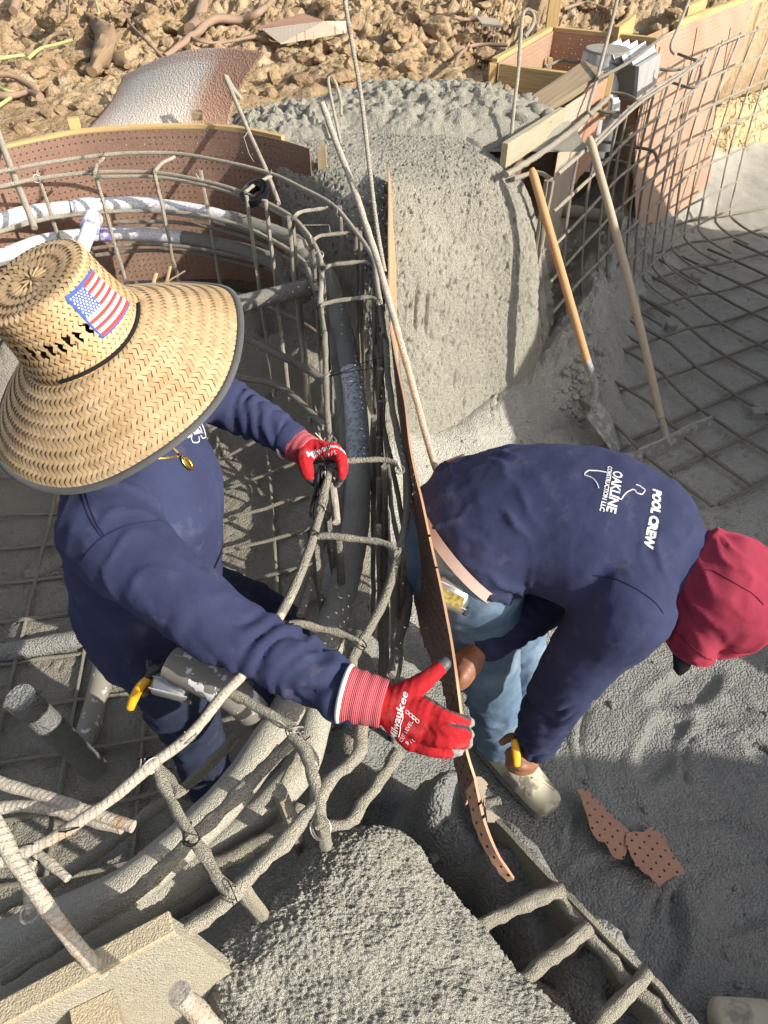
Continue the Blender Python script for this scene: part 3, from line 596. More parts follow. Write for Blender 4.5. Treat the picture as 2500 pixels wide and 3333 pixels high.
mb = MB(); k = -nn2*.02; mb.add([PA, PB, PC, PD, PA+k, PB+k, PC+k, PD+k], [(0, 1, 2, 3), (7, 6, 5, 4), (0, 4, 5, 1), (1, 5, 6, 2), (2, 6, 7, 3), (3, 7, 4, 0)]); mb.build('throat_cover', M['tape'], t, False)
k1 = -nn2*.05-ed*.22; mb = MB(); k = -nn2*.02; q = [PA+k, PB+k, PC+k, PD+k]; q2 = [x-nn2*.28 for x in q]
mb.add(q+q2, [(4, 5, 6, 7), (0, 4, 7, 3), (1, 2, 6, 5), (3, 7, 6, 2), (0, 1, 5, 4)]); mb.build('throat', M['skim_dark'], t, False)
for i in range(5):
    s0 = PA*(1-.0)-nn2*(.035+.05*i)+np.array([0, 0, .004]); s1 = PB-nn2*(.035+.05*i)+np.array([0, 0, .004]); mb = MB()
    mb.add([s0, s1, s1+np.array([-.02, .01, .045]), s0+np.array([-.02, .01, .035])], [(0, 1, 2, 3)]); mb.build('tape_fin', M['white_plastic'], t, False)
a, b = pt(*G4([(1090, 600)])[0], 3.85), pt(*G4([(1010, 1085)])[0], 4.0); rail_bar('drain_pipe', [a, (a+b)/2, b], .034, M['white_plastic'], t, 16)
a, b = pt(*G4([(1085, 640)])[0], 3.84), pt(*G4([(1075, 780)])[0], 3.86); rail_bar('pipe_collar', [a, (a+b)/2, b], .045, M['white_plastic'], t, 16)

# near form board and brace, bottom left
t = thing('form_board', 'cement covered pine form board at the bottom left corner', 'form board', (-.35, .2, .6))
M['pine_cem'] = m_gunite('cement spattered pine edge', (.42, .36, .25), 0, 420, .0016)
M['ply_cem'] = m_gunite('cement coated board face', (.40, .37, .29), 0, 380, .003)
ta, tb = pz(*F7([(760, 842)])[0], 1.03), pz(*F7([(-160, 1345)])[0], 1.03); v = (tb-ta)/np.linalg.norm(tb-ta); nb = np.array([v[1], -v[0], 0]); nb *= np.sign(nb.dot(CAM-ta)); nb /= np.linalg.norm(nb)
c0 = lambda q, d=0: ppl(*F7([q])[0], ta-nb*d, nb)
face = [c0(q) for q in ((762, 846), (860, 905), (950, 972), (1000, 1010), (960, 1090), (905, 1130), (905, 1400), (-160, 1700), (-160, 1352))]
mb = MB(); k = len(face); bk = [p-nb*.02 for p in face]; mb.add(face+bk, [tuple(range(k)), tuple(range(k, 2*k))[::-1]]+[(i, i+k, (i+1) % k+k, (i+1) % k) for i in range(k)]); mb.build('board_face', M['ply_cem'], t, False)
mb = MB(); mb.bar(ta-nb*.012+np.array([0, 0, .003]), tb-nb*.012+np.array([0, 0, .003]), .028, .012); mb.build('board_edge', M['pine_cem'], t, False)
a, b = c0((760, 850)), c0((950, 972)); 
q = [c0(x)+nb*.001 for x in ((300, 1175), (492, 1082), (540, 1240), (560, 1400), (330, 1500))]; kk = len(q); mb = MB(); q2 = [p+nb*.036 for p in q]; mb.add(q2+q, [tuple(range(kk)), tuple(range(kk, 2*kk))[::-1]]+[(i, i+kk, (i+1) % kk+kk, (i+1) % kk) for i in range(kk)]); mb.build('brace_block', M['pine_cem'], t, False)
# ------------------------------------------------------------------ reinforcement cages
def plumb(p, z0=-.06, r=.007, mat=None, parent=None, top=.02, lean=(0, 0)):
    a = np.array(p)+np.array([0, 0, top]); b = np.array([p[0]+lean[0], p[1]+lean[1], z0]); mb = MB(); n = 14
    P = np.linspace(a, b, n); P[1:-1] += RNG.normal(size=(n-2, 3))*.0015; mb.tube(P, r, 7, .003, 50); return mb.build('bar', mat, parent)
def tie_loop(p, parent, r=.014):
    a = np.linspace(0, 9, 22); ax = RNG.normal(size=3); ax /= np.linalg.norm(ax); e1 = np.cross(ax, [.3, .5, .8]); e1 /= np.linalg.norm(e1); e2 = np.cross(ax, e1)
    P = p+np.cos(a)[:, None]*e1*r+np.sin(a)[:, None]*e2*r+ax*np.linspace(-.004, .004, 22)[:, None]
    P = np.vstack([P, P[-1]+np.array([rnd(-.02, .02), rnd(-.02, .01), .02])]); mb = MB(); mb.tube(P, .0011, 4); return mb.build('tie_wire', M['wire'] if random.random() < .6 else M['wire_pale'], parent)
cage = thing('rebar_cage', 'curved rebar cage ringing the spa pit around the man in the straw hat', 'rebar cage', (-1, 1.6, 0))
outer_b = lift(F1([(-330, 800), (-60, 752), (0, 741), (220, 700), (440, 670), (600, 660), (780, 665), (1000, 705), (1170, 750), (1300, 810), (1440, 888)]), 1.08)+lift(G1([(1130, 985), (1240, 1140), (1300, 1270)]), 1.07)+lift(G2([(905, 60), (935, 240)]), 1.05)
outer_r = lift(G2([(905, 60), (925, 240)]), 1.02)+lift(G2([(985, 600), (1005, 900), (1055, 1250), (1130, 1600), (1165, 1720)]), 1.0)+lift(G3([(1015, 90), (960, 390), (925, 520), (890, 660), (830, 840), (700, 1090), (640, 1185), (575, 1310)]), .98)+lift(F7([(1560, 30), (1430, 185), (1362, 290), (1205, 478), (1045, 635), (985, 705)]), .97)+lift(F7([(860, 800), (770, 858)]), .97)
inner_b = lift(F1([(-300, 850), (-40, 815), (0, 807), (160, 772), (400, 745), (660, 745), (870, 780), (1030, 825), (1180, 890), (1275, 950)]), 1.05)+lift(G1([(720, 1035), (800, 1190), (822, 1330), (815, 1500), (805, 1660)]), 1.04)+lift(G2([(395, 280)]), 1.03)
inner_r = lift(G2([(405, 40), (400, 270), (415, 400), (432, 520), (440, 700), (442, 900), (448, 1050), (458, 1300), (482, 1480)]), 1.02)
inner_f = lift(G2([(480, 1645), (475, 1750), (440, 1900), (395, 2100)]), 1.04)+lift(G3([(380, 10), (290, 330), (205, 580), (130, 760), (35, 950)]), 1.03)+lift(F5([(1060, 775), (970, 872)]), 1.03)+lift(F7([(810, 2), (650, 122), (480, 268), (300, 392), (120, 490), (-10, 545), (-200, 640)]), 1.04)
rail_bar('bar', outer_b, .0075, M['bar'], cage); rail_bar('bar', inner_b, .0078, M['bar'], cage)
rail_bar('bar', [p+np.array([.006, -.014, -.012]) for p in inner_b[4:11]], .007, M['bar'], cage)
rail_bar('bar', inner_r, .0078, M['bar_mud'], cage, 8, .004); 
rail_bar('bar', inner_f[:9], .009, M['bar_mud'], cage, 9, .004); rail_bar('bar', inner_f[7:9]+inner_f[9:], .0082, M['bar_rust'], cage, 10, .003, .012)
nf = len(lift(G2([(905, 60), (925, 240)]), 1))+5
rail_bar('bar', outer_r[:10], .0080, M['bar_mud'], cage, 8, .004); rail_bar('bar', outer_r[9:15], .0095, M['bar_mud'], cage, 9, .006); rail_bar('bar', outer_r[14:], .0105, M['bar_grit'], cage, 12, .007, .012)
for dz in (-.16, -.30, -.46, -.62): rail_bar('bar', [p+np.array([rnd(-.012, .004), 0, dz]) for p in outer_r[:9]], .0065, M['bar_dark'], cage, 7, .004)
for dz in (-.20, -.42): rail_bar('bar', [p+np.array([rnd(-.012, .012), 0, dz]) for p in inner_r], .0065, M['bar_dark'], cage, 7, .004)
for i in range(9): plumb((-.012+.02*math.sin(i*3.1), .98+.145*i, .98), .0, .0058, M['bar_dark'], cage, .0, (rnd(-.03, .02), rnd(-.05, .05)))
# lower rings inside the pit
L2 = lift(F1([(-300, 1080), (0, 1000), (200, 945), (470, 915), (730, 915), (930, 945), (1100, 1000), (1290, 1110)]), .90)+lift(G1([(720, 1365), (800, 1530)]), .90)+lift(G2([(400, 60)]), .90)
L3 = lift(F1([(-300, 1230), (100, 1118), (390, 1075), (600, 1055), (760, 1062), (950, 1090), (1120, 1130)]), .76)+lift(G1([(200, 1195), (430, 1310), (600, 1425)]), .76)
L4 = lift(F3([(300, 215), (470, 172), (640, 156), (800, 165), (900, 180), (1050, 215), (1170, 268), (1300, 330), (1400, 400)]), .52)
L5 = lift(F3([(900, 380), (1060, 402), (1200, 468), (1320, 530), (1400, 585)]), .56); L6 = lift(F3([(900, 530), (1010, 560), (1200, 605), (1320, 700), (1405, 785)]), .48)
for L, r in ((L2, .0085), (L3, .008), (L4, .0085), (L5, .015), (L6, .014)): rail_bar('bar', L, r, M['bar_dark'] if L is not L2 else M['bar'], cage, 8, .005)
rail_bar('bar', [p+np.array([0, .02, -.05]) for p in L2[3:]], .008, M['bar_dark'], cage, 8, .004); rail_bar('bar', [p+np.array([0, .03, -.04]) for p in L3[2:]], .008, M['bar_dark'], cage, 8, .004)
for q in ((165, 758), (410, 748), (670, 762), (870, 760), (1068, 870), (1150, 888), (1250, 960)): plumb(pz(*F1([q])[0], 1.05), .2, .0075, M['bar'], cage)
for q in ((560, 900), (735, 1090), (830, 1330)): plumb(pz(*G1([q])[0], 1.04), .0, .0075, M['bar_mud'], cage)
for q in ((985, 800), (1130, 1000), (1165, 1030), (1290, 1290), (1310, 1340)): plumb(pz(*G1([q])[0], 1.05), .05, .0075, M['bar_dark'], cage)
for i, y in enumerate((2.2, 2.0, 1.88, 1.68, 1.5, 1.3, 1.12)): plumb((-.012+.014*math.sin(i*2.3), y, 1.02), .05, .0075, M['bar_dark'], cage, .0, (rnd(-.02, .02), rnd(-.03, .03)))
for q, f, z in (((420, 300), G2, .95), ((450, 950), G2, .95), ((500, 1300), G2, .9)): plumb(pz(*f([q])[0], z), -.0, .008, M['bar_mud'], cage, .02, (rnd(-.02, .02), rnd(-.03, .1)))
for q in ((300, 430), (390, 180), (470, 340), (915, 500), (975, 480)): plumb(pz(*G3([q])[0], .97), .02, .009, M['bar_mud'], cage, .0, (rnd(-.03, .03), rnd(.0, .08)))
for q in ((1365, 290), (1205, 230), (1040, 640)): plumb(pz(*F7([q])[0], .94), .1, .012, M['bar_grit'], cage, .0, (.02, .05))
rail_bar('bar', lift(G2([(480, 1700), (500, 1850), (520, 2000), (540, 2212)]), .98), .0085, M['bar_rust'], cage, 8, .004); rail_bar('bar', lift(G3([(430, 0), (400, 250), (290, 600), (180, 960)]), .86), .009, M['bar_mud'], cage, 8, .004)
rail_bar('bar', lift(G3([(1020, 500), (1010, 900), (940, 1150), (880, 1420)]), .80), .010, M['bar_mud'], cage, 8, .005)
# cross ties
TIES = [(F1, ((448, 683), (420, 710), (410, 748)), 1.08, .0095, 'bar'), (F1, ((755, 678), (700, 705), (668, 742)), 1.08, .0095, 'bar'), (F1, ((1172, 762), (1120, 785), (1060, 830)), 1.08, .008, 'bar'),
 (G1, ((575, 850), (610, 815), (680, 790), (830, 772), (930, 770), (985, 830)), 1.07, .0085, 'bar'), (G1, ((745, 1060), (800, 1020), (950, 1000), (1125, 985)), 1.06, .0085, 'bar_mud'), (G1, ((850, 1310), (900, 1280), (1050, 1262), (1200, 1252), (1285, 1290)), 1.06, .0085, 'bar_mud'),
 (G2, ((385, 265), (450, 240), (520, 222), (700, 200), (850, 190), (920, 235)), 1.05, .0085, 'bar_mud'), (G2, ((490, 1700), (560, 1668), (750, 1655), (980, 1650), (1080, 1690), (1110, 1740)), 1.05, .0085, 'bar_mud'),
 (G3, ((290, 345), (420, 345), (560, 360), (740, 380), (850, 410), (930, 470)), 1.03, .0095, 'bar_mud'), (G3, ((100, 1015), (250, 1035), (420, 1075), (560, 1120), (650, 1175)), 1.02, .0095, 'bar_grit'),
 (F5, ((975, 868), (1030, 885), (1150, 955), (1275, 1025)), 1.02, .011, 'bar_grit'), (F7, ((662, 112), (740, 270), (825, 430)), 1.02, .0105, 'bar_grit'), (F7, ((815, 415), (880, 510), (960, 630), (1000, 665)), .99, .0135, 'bar_grit'),
 (F7, ((1268, -10), (1320, 60), (1350, 170), (1370, 250), (1385, 390)), .97, .0145, 'bar_grit'), (F7, ((690, 130), (780, 245)), .96, .011, 'bar_grit'), (F7, ((162, 505), (125, 590), (125, 765)), 1.0, .009, 'bar_rust'), (F7, ((160, 500), (225, 555), (292, 612)), 1.0, .009, 'bar_rust'),
 (F7, ((1200, 210), (1240, 290), (1270, 345)), .84, .011, 'bar_grit'), (F7, ((1300, 60), (1230, 190), (1160, 310)), .82, .010, 'bar_grit'), (F7, ((1400, 385), (1500, 375), (1560, 290), (1640, 190), (1720, 60)), .86, .014, 'bar_grit'),
 (F7, ((-40, 165), (0, 195), (180, 252), (350, 308), (575, 385)), 1.0, .0125, 'bar_rust'), (F7, ((-60, 320), (60, 300), (200, 300), (330, 335), (530, 390)), .99, .0135, 'bar_rust')]
for f, q, z, r, m in TIES[3:16]: tie_loop(pz(*f([q[0]])[0], z), cage, r*1.15); tie_loop(pz(*f([q[-1]])[0], z), cage, r*1.15)
for f, q, z, r, m in TIES: rail_bar('cross_bar', lift(f(q), z), r*.72, M[m], cage, 10, .004 if 'grit' not in m else .008, .012)
# long diagonal ring bars seen low at the front left
for f, q, z, r in ((F7, ((0, 1040), (300, 850), (600, 660), (830, 440), (1050, 225), (1270, 5)), .90, .0115), (F7, ((-50, 760), (190, 640), (420, 500), (640, 330), (830, 190), (1020, 0)), .72, .011), (F7, ((0, 1110), (250, 1010), (560, 850)), .55, .013), (F7, ((930, 560), (1100, 470), (1260, 370), (1300, 300)), .66, .016), (F7, ((0, 1190), (300, 1030), (700, 800), (1000, 610)), .45, .013)):
    rail_bar('bar', lift(f(q), z), r, M['bar_grit'] if z > .6 else M['bar_mud'], cage, 10, .007, .012)
for p in [inner_b[i] for i in (3, 4, 5, 6, 7, 9, 11, 12)]+[outer_b[i] for i in (4, 6, 8, 10)]+[inner_r[i] for i in (1, 3, 5, 8)]+[inner_f[i] for i in (0, 5, 11, 12, 14)]: tie_loop(p, cage)
tie_loop(pz(*F7([(655, 110)])[0], 1.03), cage, .017); tie_loop(pz(*F7([(105, 480)])[0], 1.04), cage, .017)

# right hand cage and floor mat
cage2 = thing('rebar_cage', 'rebar grid standing along the pink pegboard form wall on the right', 'rebar cage', (1.6, 4.2, 0))
topL = lift(G4([(600, 1290), (720, 1190), (980, 950)]), 1.0)+lift(G5([(460, 930), (700, 770), (950, 605), (1240, 400), (1659, 230)]), 1.0); topL += [topL[-1]+(topL[-1]-topL[-2])*.8]
botL = lift(G6([(430, 1330), (560, 1170), (660, 1070), (745, 965), (935, 760), (1020, 680), (1100, 590), (1185, 530), (1310, 468), (1480, 390)]), .1)
Tn, Bn = spline(topL, 60), spline(botL, 60)
tl = lambda s, k: (lambda T, B: T*(1-k)+B*k+np.array([.85, -.5, 0])*(-.10*math.sin(math.pi*k)*.5))(np.array([np.interp(s*59, np.arange(60), Tn[:, c]) for c in range(3)]), np.array([np.interp(s*59, np.arange(60), Bn[:, c]) for c in range(3)]))
for k, r in ((0, .009), (.17, .008), (.34, .0075), (.5, .0075), (.66, .0075), (.82, .0075), (.94, .007)): rail_bar('bar', [tl(s, k)+np.array([0, 0, .004*math.sin(s*20+k*9)]) for s in np.linspace(0, 1, 16)], r, M['bar'], cage2, 7, .002)
rail_bar('bar', [tl(s, .015)+np.array([.012, -.012, .012]) for s in np.linspace(.1, .55, 10)], .008, M['bar'], cage2, 7, .002); rail_bar('bar', [tl(s, .34)+np.array([.01, -.01, .014]) for s in np.linspace(.4, 1, 10)], .0075, M['bar'], cage2, 7, .002); rail_bar('bar', [tl(s, .5)+np.array([.01, -.01, .014]) for s in np.linspace(.3, .9, 10)], .0075, M['bar'], cage2, 7, .002)
dA, dB = np.array([.55, -.84, 0]), np.array([.866, .5, 0])
VS = [.05, .12, .2, .245, .31, .35, .40, .46, .52, .58, .65, .73, .80, .88, .95]
for i, s in enumerate(VS):
    P = [tl(s+rnd(-.004, .004), k) for k in (-.02, .3, .6, .85)]; e = tl(s, .96); P += [e, e+dA*.06+np.array([0, 0, -.03])]
    if i > 2: P += [e+dA*.14+np.array([0, 0, -.05]), e+dA*.28+np.array([0, 0, -.06])]
    rail_bar('bar', P, .0075, M['bar_dark'] if i < 7 else M['bar'], cage2, 7, .002, .04)
up2 = lift(G4([(130, 1295), (430, 1112), (740, 882), (1048, 604)]), 1.0); rail_bar('bar', up2, .0135, M['bar_grit'], cage2, 10, .007, .015)
rail_bar('cross_bar', lift(G4([(1048, 604), (1080, 625), (1085, 690)]), .98)+[pz(*G4([(1075, 790)])[0], .93)], .008, M['bar_mud'], cage2)
rail_bar('bar', lift(G4([(200, 1330), (330, 1290), (430, 1275), (540, 1335)]), .97), .009, M['bar_grit'], cage2, 8, .006)
for f, q, z in ((G4, ((950, 435), (1100, 360), (1300, 240), (1535, 55)), 1.14), (G4, ((1050, 552), (1180, 570), (1280, 610), (1310, 650)), 1.0), (G4, ((900, 700), (1000, 730), (1180, 740)), .98), (G4, ((480, 320), (640, 265), (700, 278), (820, 285)), 1.05),
 (G5, ((685, 622), (800, 632), (945, 610)), 1.0), (G5, ((745, 725), (880, 770), (975, 790), (1020, 770), (1050, 690), (1060, 590)), .93), (G5, ((850, 485), (940, 520), (1020, 545)), 1.02), (G4, ((990, 995), (1150, 1020), (1300, 1050), (1450, 1080), (1500, 1180)), .75), (G4, ((985, 1160), (1180, 1180), (1270, 1260), (1290, 1400)), .6)):
    rail_bar('cross_bar', lift(f(q), z), .0085, M['bar_dark'], cage2, 8, .002)
for q in ((500, 1345), (545, 1350)): plumb(pz(*G4([q])[0], .97), .3, .012, M['bar_grit'], cage2, .0)
for s in VS[2::2]:
    for k in (0, .34, .66): tie_loop(tl(s, k), cage2, .013)

mat_ = thing('rebar_mat', 'square rebar mat half sunk in the concrete floor on the right', 'rebar mat', (1.7, 3.2, 0))
o0 = np.array([1.37, 2.88, .0])
def fz(p): h = FLOOR.ray_cast(Vector((p[0], p[1], 3)), Vector((0, 0, -1)))[0]; return h[2] if h is not None else 0.
def mat_bar(a, b, r, lo): 
    P = np.linspace(a, b, 24); z0 = np.array([fz(p) for p in P]); z0 = np.convolve(np.pad(z0, 6, 'edge'), np.ones(13)/13, 'valid'); P[:, 2] = np.minimum(z0, .07)+lo+np.array([.004*math.sin(i*.5+a[0]*9) for i in range(24)])
    mb = MB(); mb.tube(P, r, 7, .003, 40); return mb.build('bar', M['bar_mud'], mat_)
for i in range(-5, 6): mat_bar(o0+dA*.25*i+dB*(-.45 if i > -3 else -.2), o0+dA*.25*i+dB*2.6, .0085, .020)
for i in range(-1, 10): mat_bar(o0+dB*(-.25+.25*i)+dA*(-.95), o0+dB*(-.25+.25*i)+dA*(1.05 if i > 1 else .75), .0085, .032)
for q in ((1220, 760), (1070, 1060), (1590, 1560)):
    p = pz(*G6([q])[0], .02); mb = MB(); mb.box((p[0], p[1], fz(p)+.02), (.055, .05, .055), None, 0, .006); mb.build('spacer_block', M['floor'], mat_, False)

mat2 = thing('rebar_mat', 'rebar mat on the dusty spa floor behind the man in the hat', 'rebar mat', (-1.2, 1.4, -.1))
SPA = bvh_of(spa_floor)
def sz(p): h = SPA.ray_cast(Vector((p[0], p[1], 3)), Vector((0, 0, -1)))[0]; return h[2] if h is not None else -.1
d1, d2 = np.array([.985, .166, 0]), np.array([-.166, .985, 0]); o1 = np.array([-1.107, 1.56, 0])
def mat2_bar(a, b, r):
    P = np.linspace(a, b, 26); z0 = np.array([sz(p) for p in P]); z0 = np.convolve(np.pad(z0, 5, 'edge'), np.ones(11)/11, 'valid'); P[:, 2] = z0+.014+RNG.normal(size=26)*.003
    mb = MB(); mb.tube(P, r, 7, .003, 40); mb.build('bar', M['bar_mud'], mat2)
for i in range(-5, 6): mat2_bar(o1+d2*.19*i-d1*.9, o1+d2*.19*i+d1*.98, .0078)
for i in range(-3, 5): mat2_bar(o1+d1*.235*i-d2*1.05, o1+d1*.235*i+d2*1.0, .0078)

cage3 = thing('rebar_ladder', 'grit coated rebar ladder beside the near concrete mound', 'rebar cage', (.45, .3, .4))
zz = .60
rail_bar('bar', lift(F8([(720, 640), (800, 740), (885, 850), (960, 935), (1060, 1060), (1150, 1140), (1240, 1245), (1330, 1350)]), zz-.01), .0125, M['bar_grit'], cage3, 10, .010, .012)
for q in (((400, 820), (520, 760), (640, 705), (775, 655)), ((590, 1060), (680, 985), (790, 900), (885, 815)), ((900, 1270), (1000, 1160), (1080, 1080), (1145, 1018))): rail_bar('cross_bar', lift(F8(q), zz+.005), .0125, M['bar_grit'], cage3, 10, .008, .012)
for q in ((860, 860), (1075, 1085)): plumb(pz(*F8([q])[0], zz-.02), .02, .011, M['bar_grit'], cage3, 0.)
for q in (((200, 525), (300, 480), (400, 455), (480, 465), (560, 530), (640, 620), (720, 700)), ((150, 390), (260, 345), (400, 300), (500, 270)), ((640, 1060), (740, 1120), (800, 1200))): rail_bar('bar', lift(F8(q), .40), .011, M['bar_mud'], cage3, 8, .006, .015)
t = thing('form_strip', 'curved grit coated form edge on the pool side of the near rebar ladder', 'form edge', (.5, .3, .3))
ep = lift(F8([(395, 60), (470, 240), (560, 360), (640, 470), (760, 620), (870, 755), (1000, 890), (1125, 1010), (1205, 1085), (1310, 1245), (1380, 1340)]), zz+.01)
for i, p in enumerate(ep[:5]): p[2] -= .10*(1-i/5)
strip('edge', ep, [p-np.array([.01, .01, .5]) for p in ep], M['bar_grit'], t, .010, 90, 14, .01)

# ------------------------------------------------------------------ pipes
def pipe(name, label, pts, r, mat, step=.02, sides=20, bump=0.):
    t = tag(rail_bar(name, pts, r, mat, None, sides, bump, step, 60), label, 'pipe'); return t
p_hi_b = lift(F1([(-300, 1040), (0, 955), (110, 922), (300, 900), (560, 882), (800, 905), (1000, 950), (1200, 1015), (1300, 1070)]), .89)+lift(G1([(600, 1150), (720, 1270)]), .86)+lift(G2([(455, 0), (500, 130), (545, 280), (580, 430), (630, 640), (670, 850)]), .82)
p_lo_b = lift(F1([(-300, 1190), (0, 1110), (180, 1045), (380, 1015), (560, 1008), (800, 1030), (1000, 1070), (1180, 1130)]), .77)
M['pvc_far'] = M['pvc']
hi = thing('supply_pipe', 'upper white and grey spattered pipe curving all round the spa', 'pipe', (-.5, 2.9, .8))
full = p_hi_b+lift(G2([(705, 1100), (722, 1300), (733, 1500), (738, 1750), (728, 2000)]), .80)+lift(G3([(618, 200), (590, 400), (545, 620)]), .78)+lift(G3([(500, 800), (430, 1010), (330, 1250)]), .77)+lift(F7([(1150, 30), (1000, 240), (800, 440), (560, 640), (260, 790), (-100, 930)]), .78)
Pf = spline(full, step=.02)
cut = [0, int(len(Pf)*.30), int(len(Pf)*.60), len(Pf)]
i1 = int(np.argmin(np.linalg.norm(Pf-full[6], axis=1))); i2 = int(np.argmin(np.linalg.norm(Pf-full[16], axis=1))); i3 = int(np.argmin(np.linalg.norm(Pf-full[20], axis=1)))
for a, b, m, r, bu in ((0, i1+1, 'pvc', .0295, 0), (i1, i2+1, 'conc_dark', .0335, .003), (i2, i3+1, 'pvc_gray', .0337, 0), (i3, len(Pf), 'pipe_grit', .0335, .003)):
    mb = MB(); mb.tube(Pf[a:b], r, 24, bu, 70); mb.build('pipe_length', M[m], hi)
lo = thing('return_pipe', 'lower white and grey spattered pipe running below the upper one', 'pipe', (-.5, 2.9, .7))
full2 = p_lo_b+lift(G1([(480, 1430), (640, 1560)]), .74)+lift(G2([(400, 20), (480, 300), (545, 620), (590, 900), (640, 1250), (660, 1500), (645, 1750), (625, 2000)]), .70)+lift(G3([(520, 300), (480, 600), (430, 900), (400, 1200)]), .66)+lift(F7([(1330, 60), (1190, 260), (1000, 430), (780, 610), (520, 770), (200, 950), (-150, 1090)]), .62)
Pf = spline(full2, step=.02); i1 = int(np.argmin(np.linalg.norm(Pf-full2[5], axis=1))); i3 = int(np.argmin(np.linalg.norm(Pf-full2[19], axis=1)))
for a, b, m, r, bu in ((0, i1+1, 'pvc', .0295, 0), (i1, i3+1, 'conc_dark', .0300, .003), (i3, len(Pf), 'pipe_grit', .0345, .003)):
    mb = MB(); mb.tube(Pf[a:b], r, 24, bu, 70); mb.build('pipe_length', M[m], lo)
a, b = pz(*F1([(402, 945)])[0], .90), pt(*F1([(345, 1100)])[0], 2.62); rail_bar('tee_stub', [a, (a+b)/2, b], .028, M['pvc'], hi, 18)
e = (b-a)/np.linalg.norm(b-a); rail_bar('tee_collar', [a-e*.01, a+e*.02, a+e*.05], .036, M['pvc'], hi, 18); rail_bar('primer_ring', [a+e*.047, a+e*.056], .0365, M['purple'], hi, 18)
for q in ((330, 900), (400, 892)): 
    p = pz(*F1([q])[0], .89); rail_bar('primer_ring', [p-np.array([.014, .002, 0]), p, p+np.array([.016, 0, 0])], .0302, M['purple'], hi, 18)
rail_bar('coupling', [pz(*F1([q])[0], .89) for q in ((315, 900), (365, 895), (415, 890))], .036, M['pvc'], hi, 18)
rail_bar('primer_ring', [pz(*F1([q])[0], .77) for q in ((440, 1012), (470, 1011), (490, 1010))], .0302, M['purple'], lo, 18)
a, b = pz(*G1([(700, 1480)])[0], .82), pz(*G1([(30, 1640)])[0], .80); pipe('side_pipe', 'dark grit covered pipe stub pointing out from behind the hat brim', [a, (a*.6+b*.4), b], .030, M['conc_dark'], .02, 20, .002)
M['pipe_scuff'] = m_speck('dark gritty pipe with white scuffs', (.17, .16, .145), (.70, .70, .74), 30, .57, .61)
a, b = pt(*F5([(735, 738)])[0], 1.285), pt(*F5([(1010, 880)])[0], 1.27); c = pt(*F5([(1100, 960)])[0], 1.33); pipe('pipe_stub', 'grit covered grey pipe stub beside the hip of the man in the hat', [a, (a+b)/2, b, c], .031, M['pipe_scuff'], .015, 24, .002)
def on_spa(u, v, o): h = SPA.ray_cast(Vector(CAM), Vector(ray(u, v))); return np.array(h[0])+np.array([0, 0, o]) if h[0] is not None else pz(u, v, -.05)
pipe('floor_pipe', 'dusty grey pipe lying across the spa floor at the left edge', [on_spa(*F5([q])[0], .02) for q in ((-120, 745), (0, 715), (200, 680), (400, 640), (520, 615))], .036, M['spa_pipe'] if 'spa_pipe' in M else M['floor'], .03, 20, .004)
M['pipe_white'] = m_speck('dusty pipe with white patches', (.24, .225, .19), (.75, .75, .78), 26, .60, .62)
pipe('floor_pipe', 'dusty pipe with white scuffs lying below the shirt hem of the man in the hat', [on_spa(*F5([q])[0], .015) for q in ((460, 735), (425, 900), (380, 1060), (345, 1165))], .037, M['pipe_white'], .03, 20, .003)
top = pz(*F5([(88, 890)])[0], .44); base = np.array([top[0]+.01, top[1]+.06, -.1]); pipe('standing_pipe', 'upright grey pipe stub with stripes of sunlight at the lower left', [top, (top+base)/2, base], .037, M['pvc_dust'] if 'pvc_dust' in M else M['floor'], .02, 24, .002)
a, b = pz(*G4([(585, 1610)])[0], .52), pz(*G6([(785, 395)])[0], .50); pipe('wall_pipe', 'mud covered drain pipe lying behind the two long tool handles', [a, (a+b)/2, b], .036, M['bar_mud'], .02, 20, .006)

# ------------------------------------------------------------------ loose rebar stakes
def stake(label, P, r, mat, bump=.002, sides=10, step=.015): return tag(rail_bar('rebar_stake', P, r, mat, None, sides, bump, step), label, 'rebar stake')
stake('tall thin straight rebar rising out of the top edge left of centre', [pt(1118, -130, 1.86), pt(*F1([(1490, 0)])[0], 1.88), pt(*F1([(1560, 420)])[0], 1.91), pt(*F1([(1605, 800)])[0], 1.94), pt(*G1([(1335, 1050)])[0], 1.965), pt(*G1([(1390, 1340)])[0], 1.985)], .0062, M['bar'])
stake('thick gritty rebar leaning on the wall edge beside the long sheet', [pt(*F1([(1393, 450)])[0], 2.04), pt(*G1([(960, 200)])[0], 2.02), pt(*G1([(1100, 560)])[0], 1.98), pt(*G1([(1240, 980)])[0], 1.94), pt(*G1([(1330, 1260)])[0], 1.92), pt(*G2([(985, 130)])[0], 1.885), pt(*G2([(1110, 570)])[0], 1.85), pt(*G2([(1210, 930)])[0], 1.83), pt(*G2([(1310, 1300)])[0], 1.805), pt(*G2([(1410, 1650)])[0], 1.78), pt(*G2([(1485, 1870)])[0], 1.76)], .0095, M['bar_rust'], .003)
stake('forked thin rebar in front of the curved form end', [pt(*F1([(972, 328)])[0], 2.85), pt(*F1([(1075, 570)])[0], 2.8), pt(*F1([(1145, 725)])[0], 2.72), pt(*F1([(1205, 880)])[0], 2.65)], .009, M['bar'])
stake('short bent rebar end beside the arched sheet', [pt(*F1([(980, 332)])[0], 2.86), pt(*F1([(1005, 380)])[0], 2.87), pt(*F1([(1040, 425)])[0], 2.9)], .009, M['bar'])
stake('thin hooked rebar loop behind the thick leaning rebar', [pt(*F1([q])[0], 3.0) for q in ((1475, 500), (1470, 430), (1450, 360), (1430, 330), (1418, 345), (1430, 420), (1455, 540), (1482, 660))], .007, M['bar'])
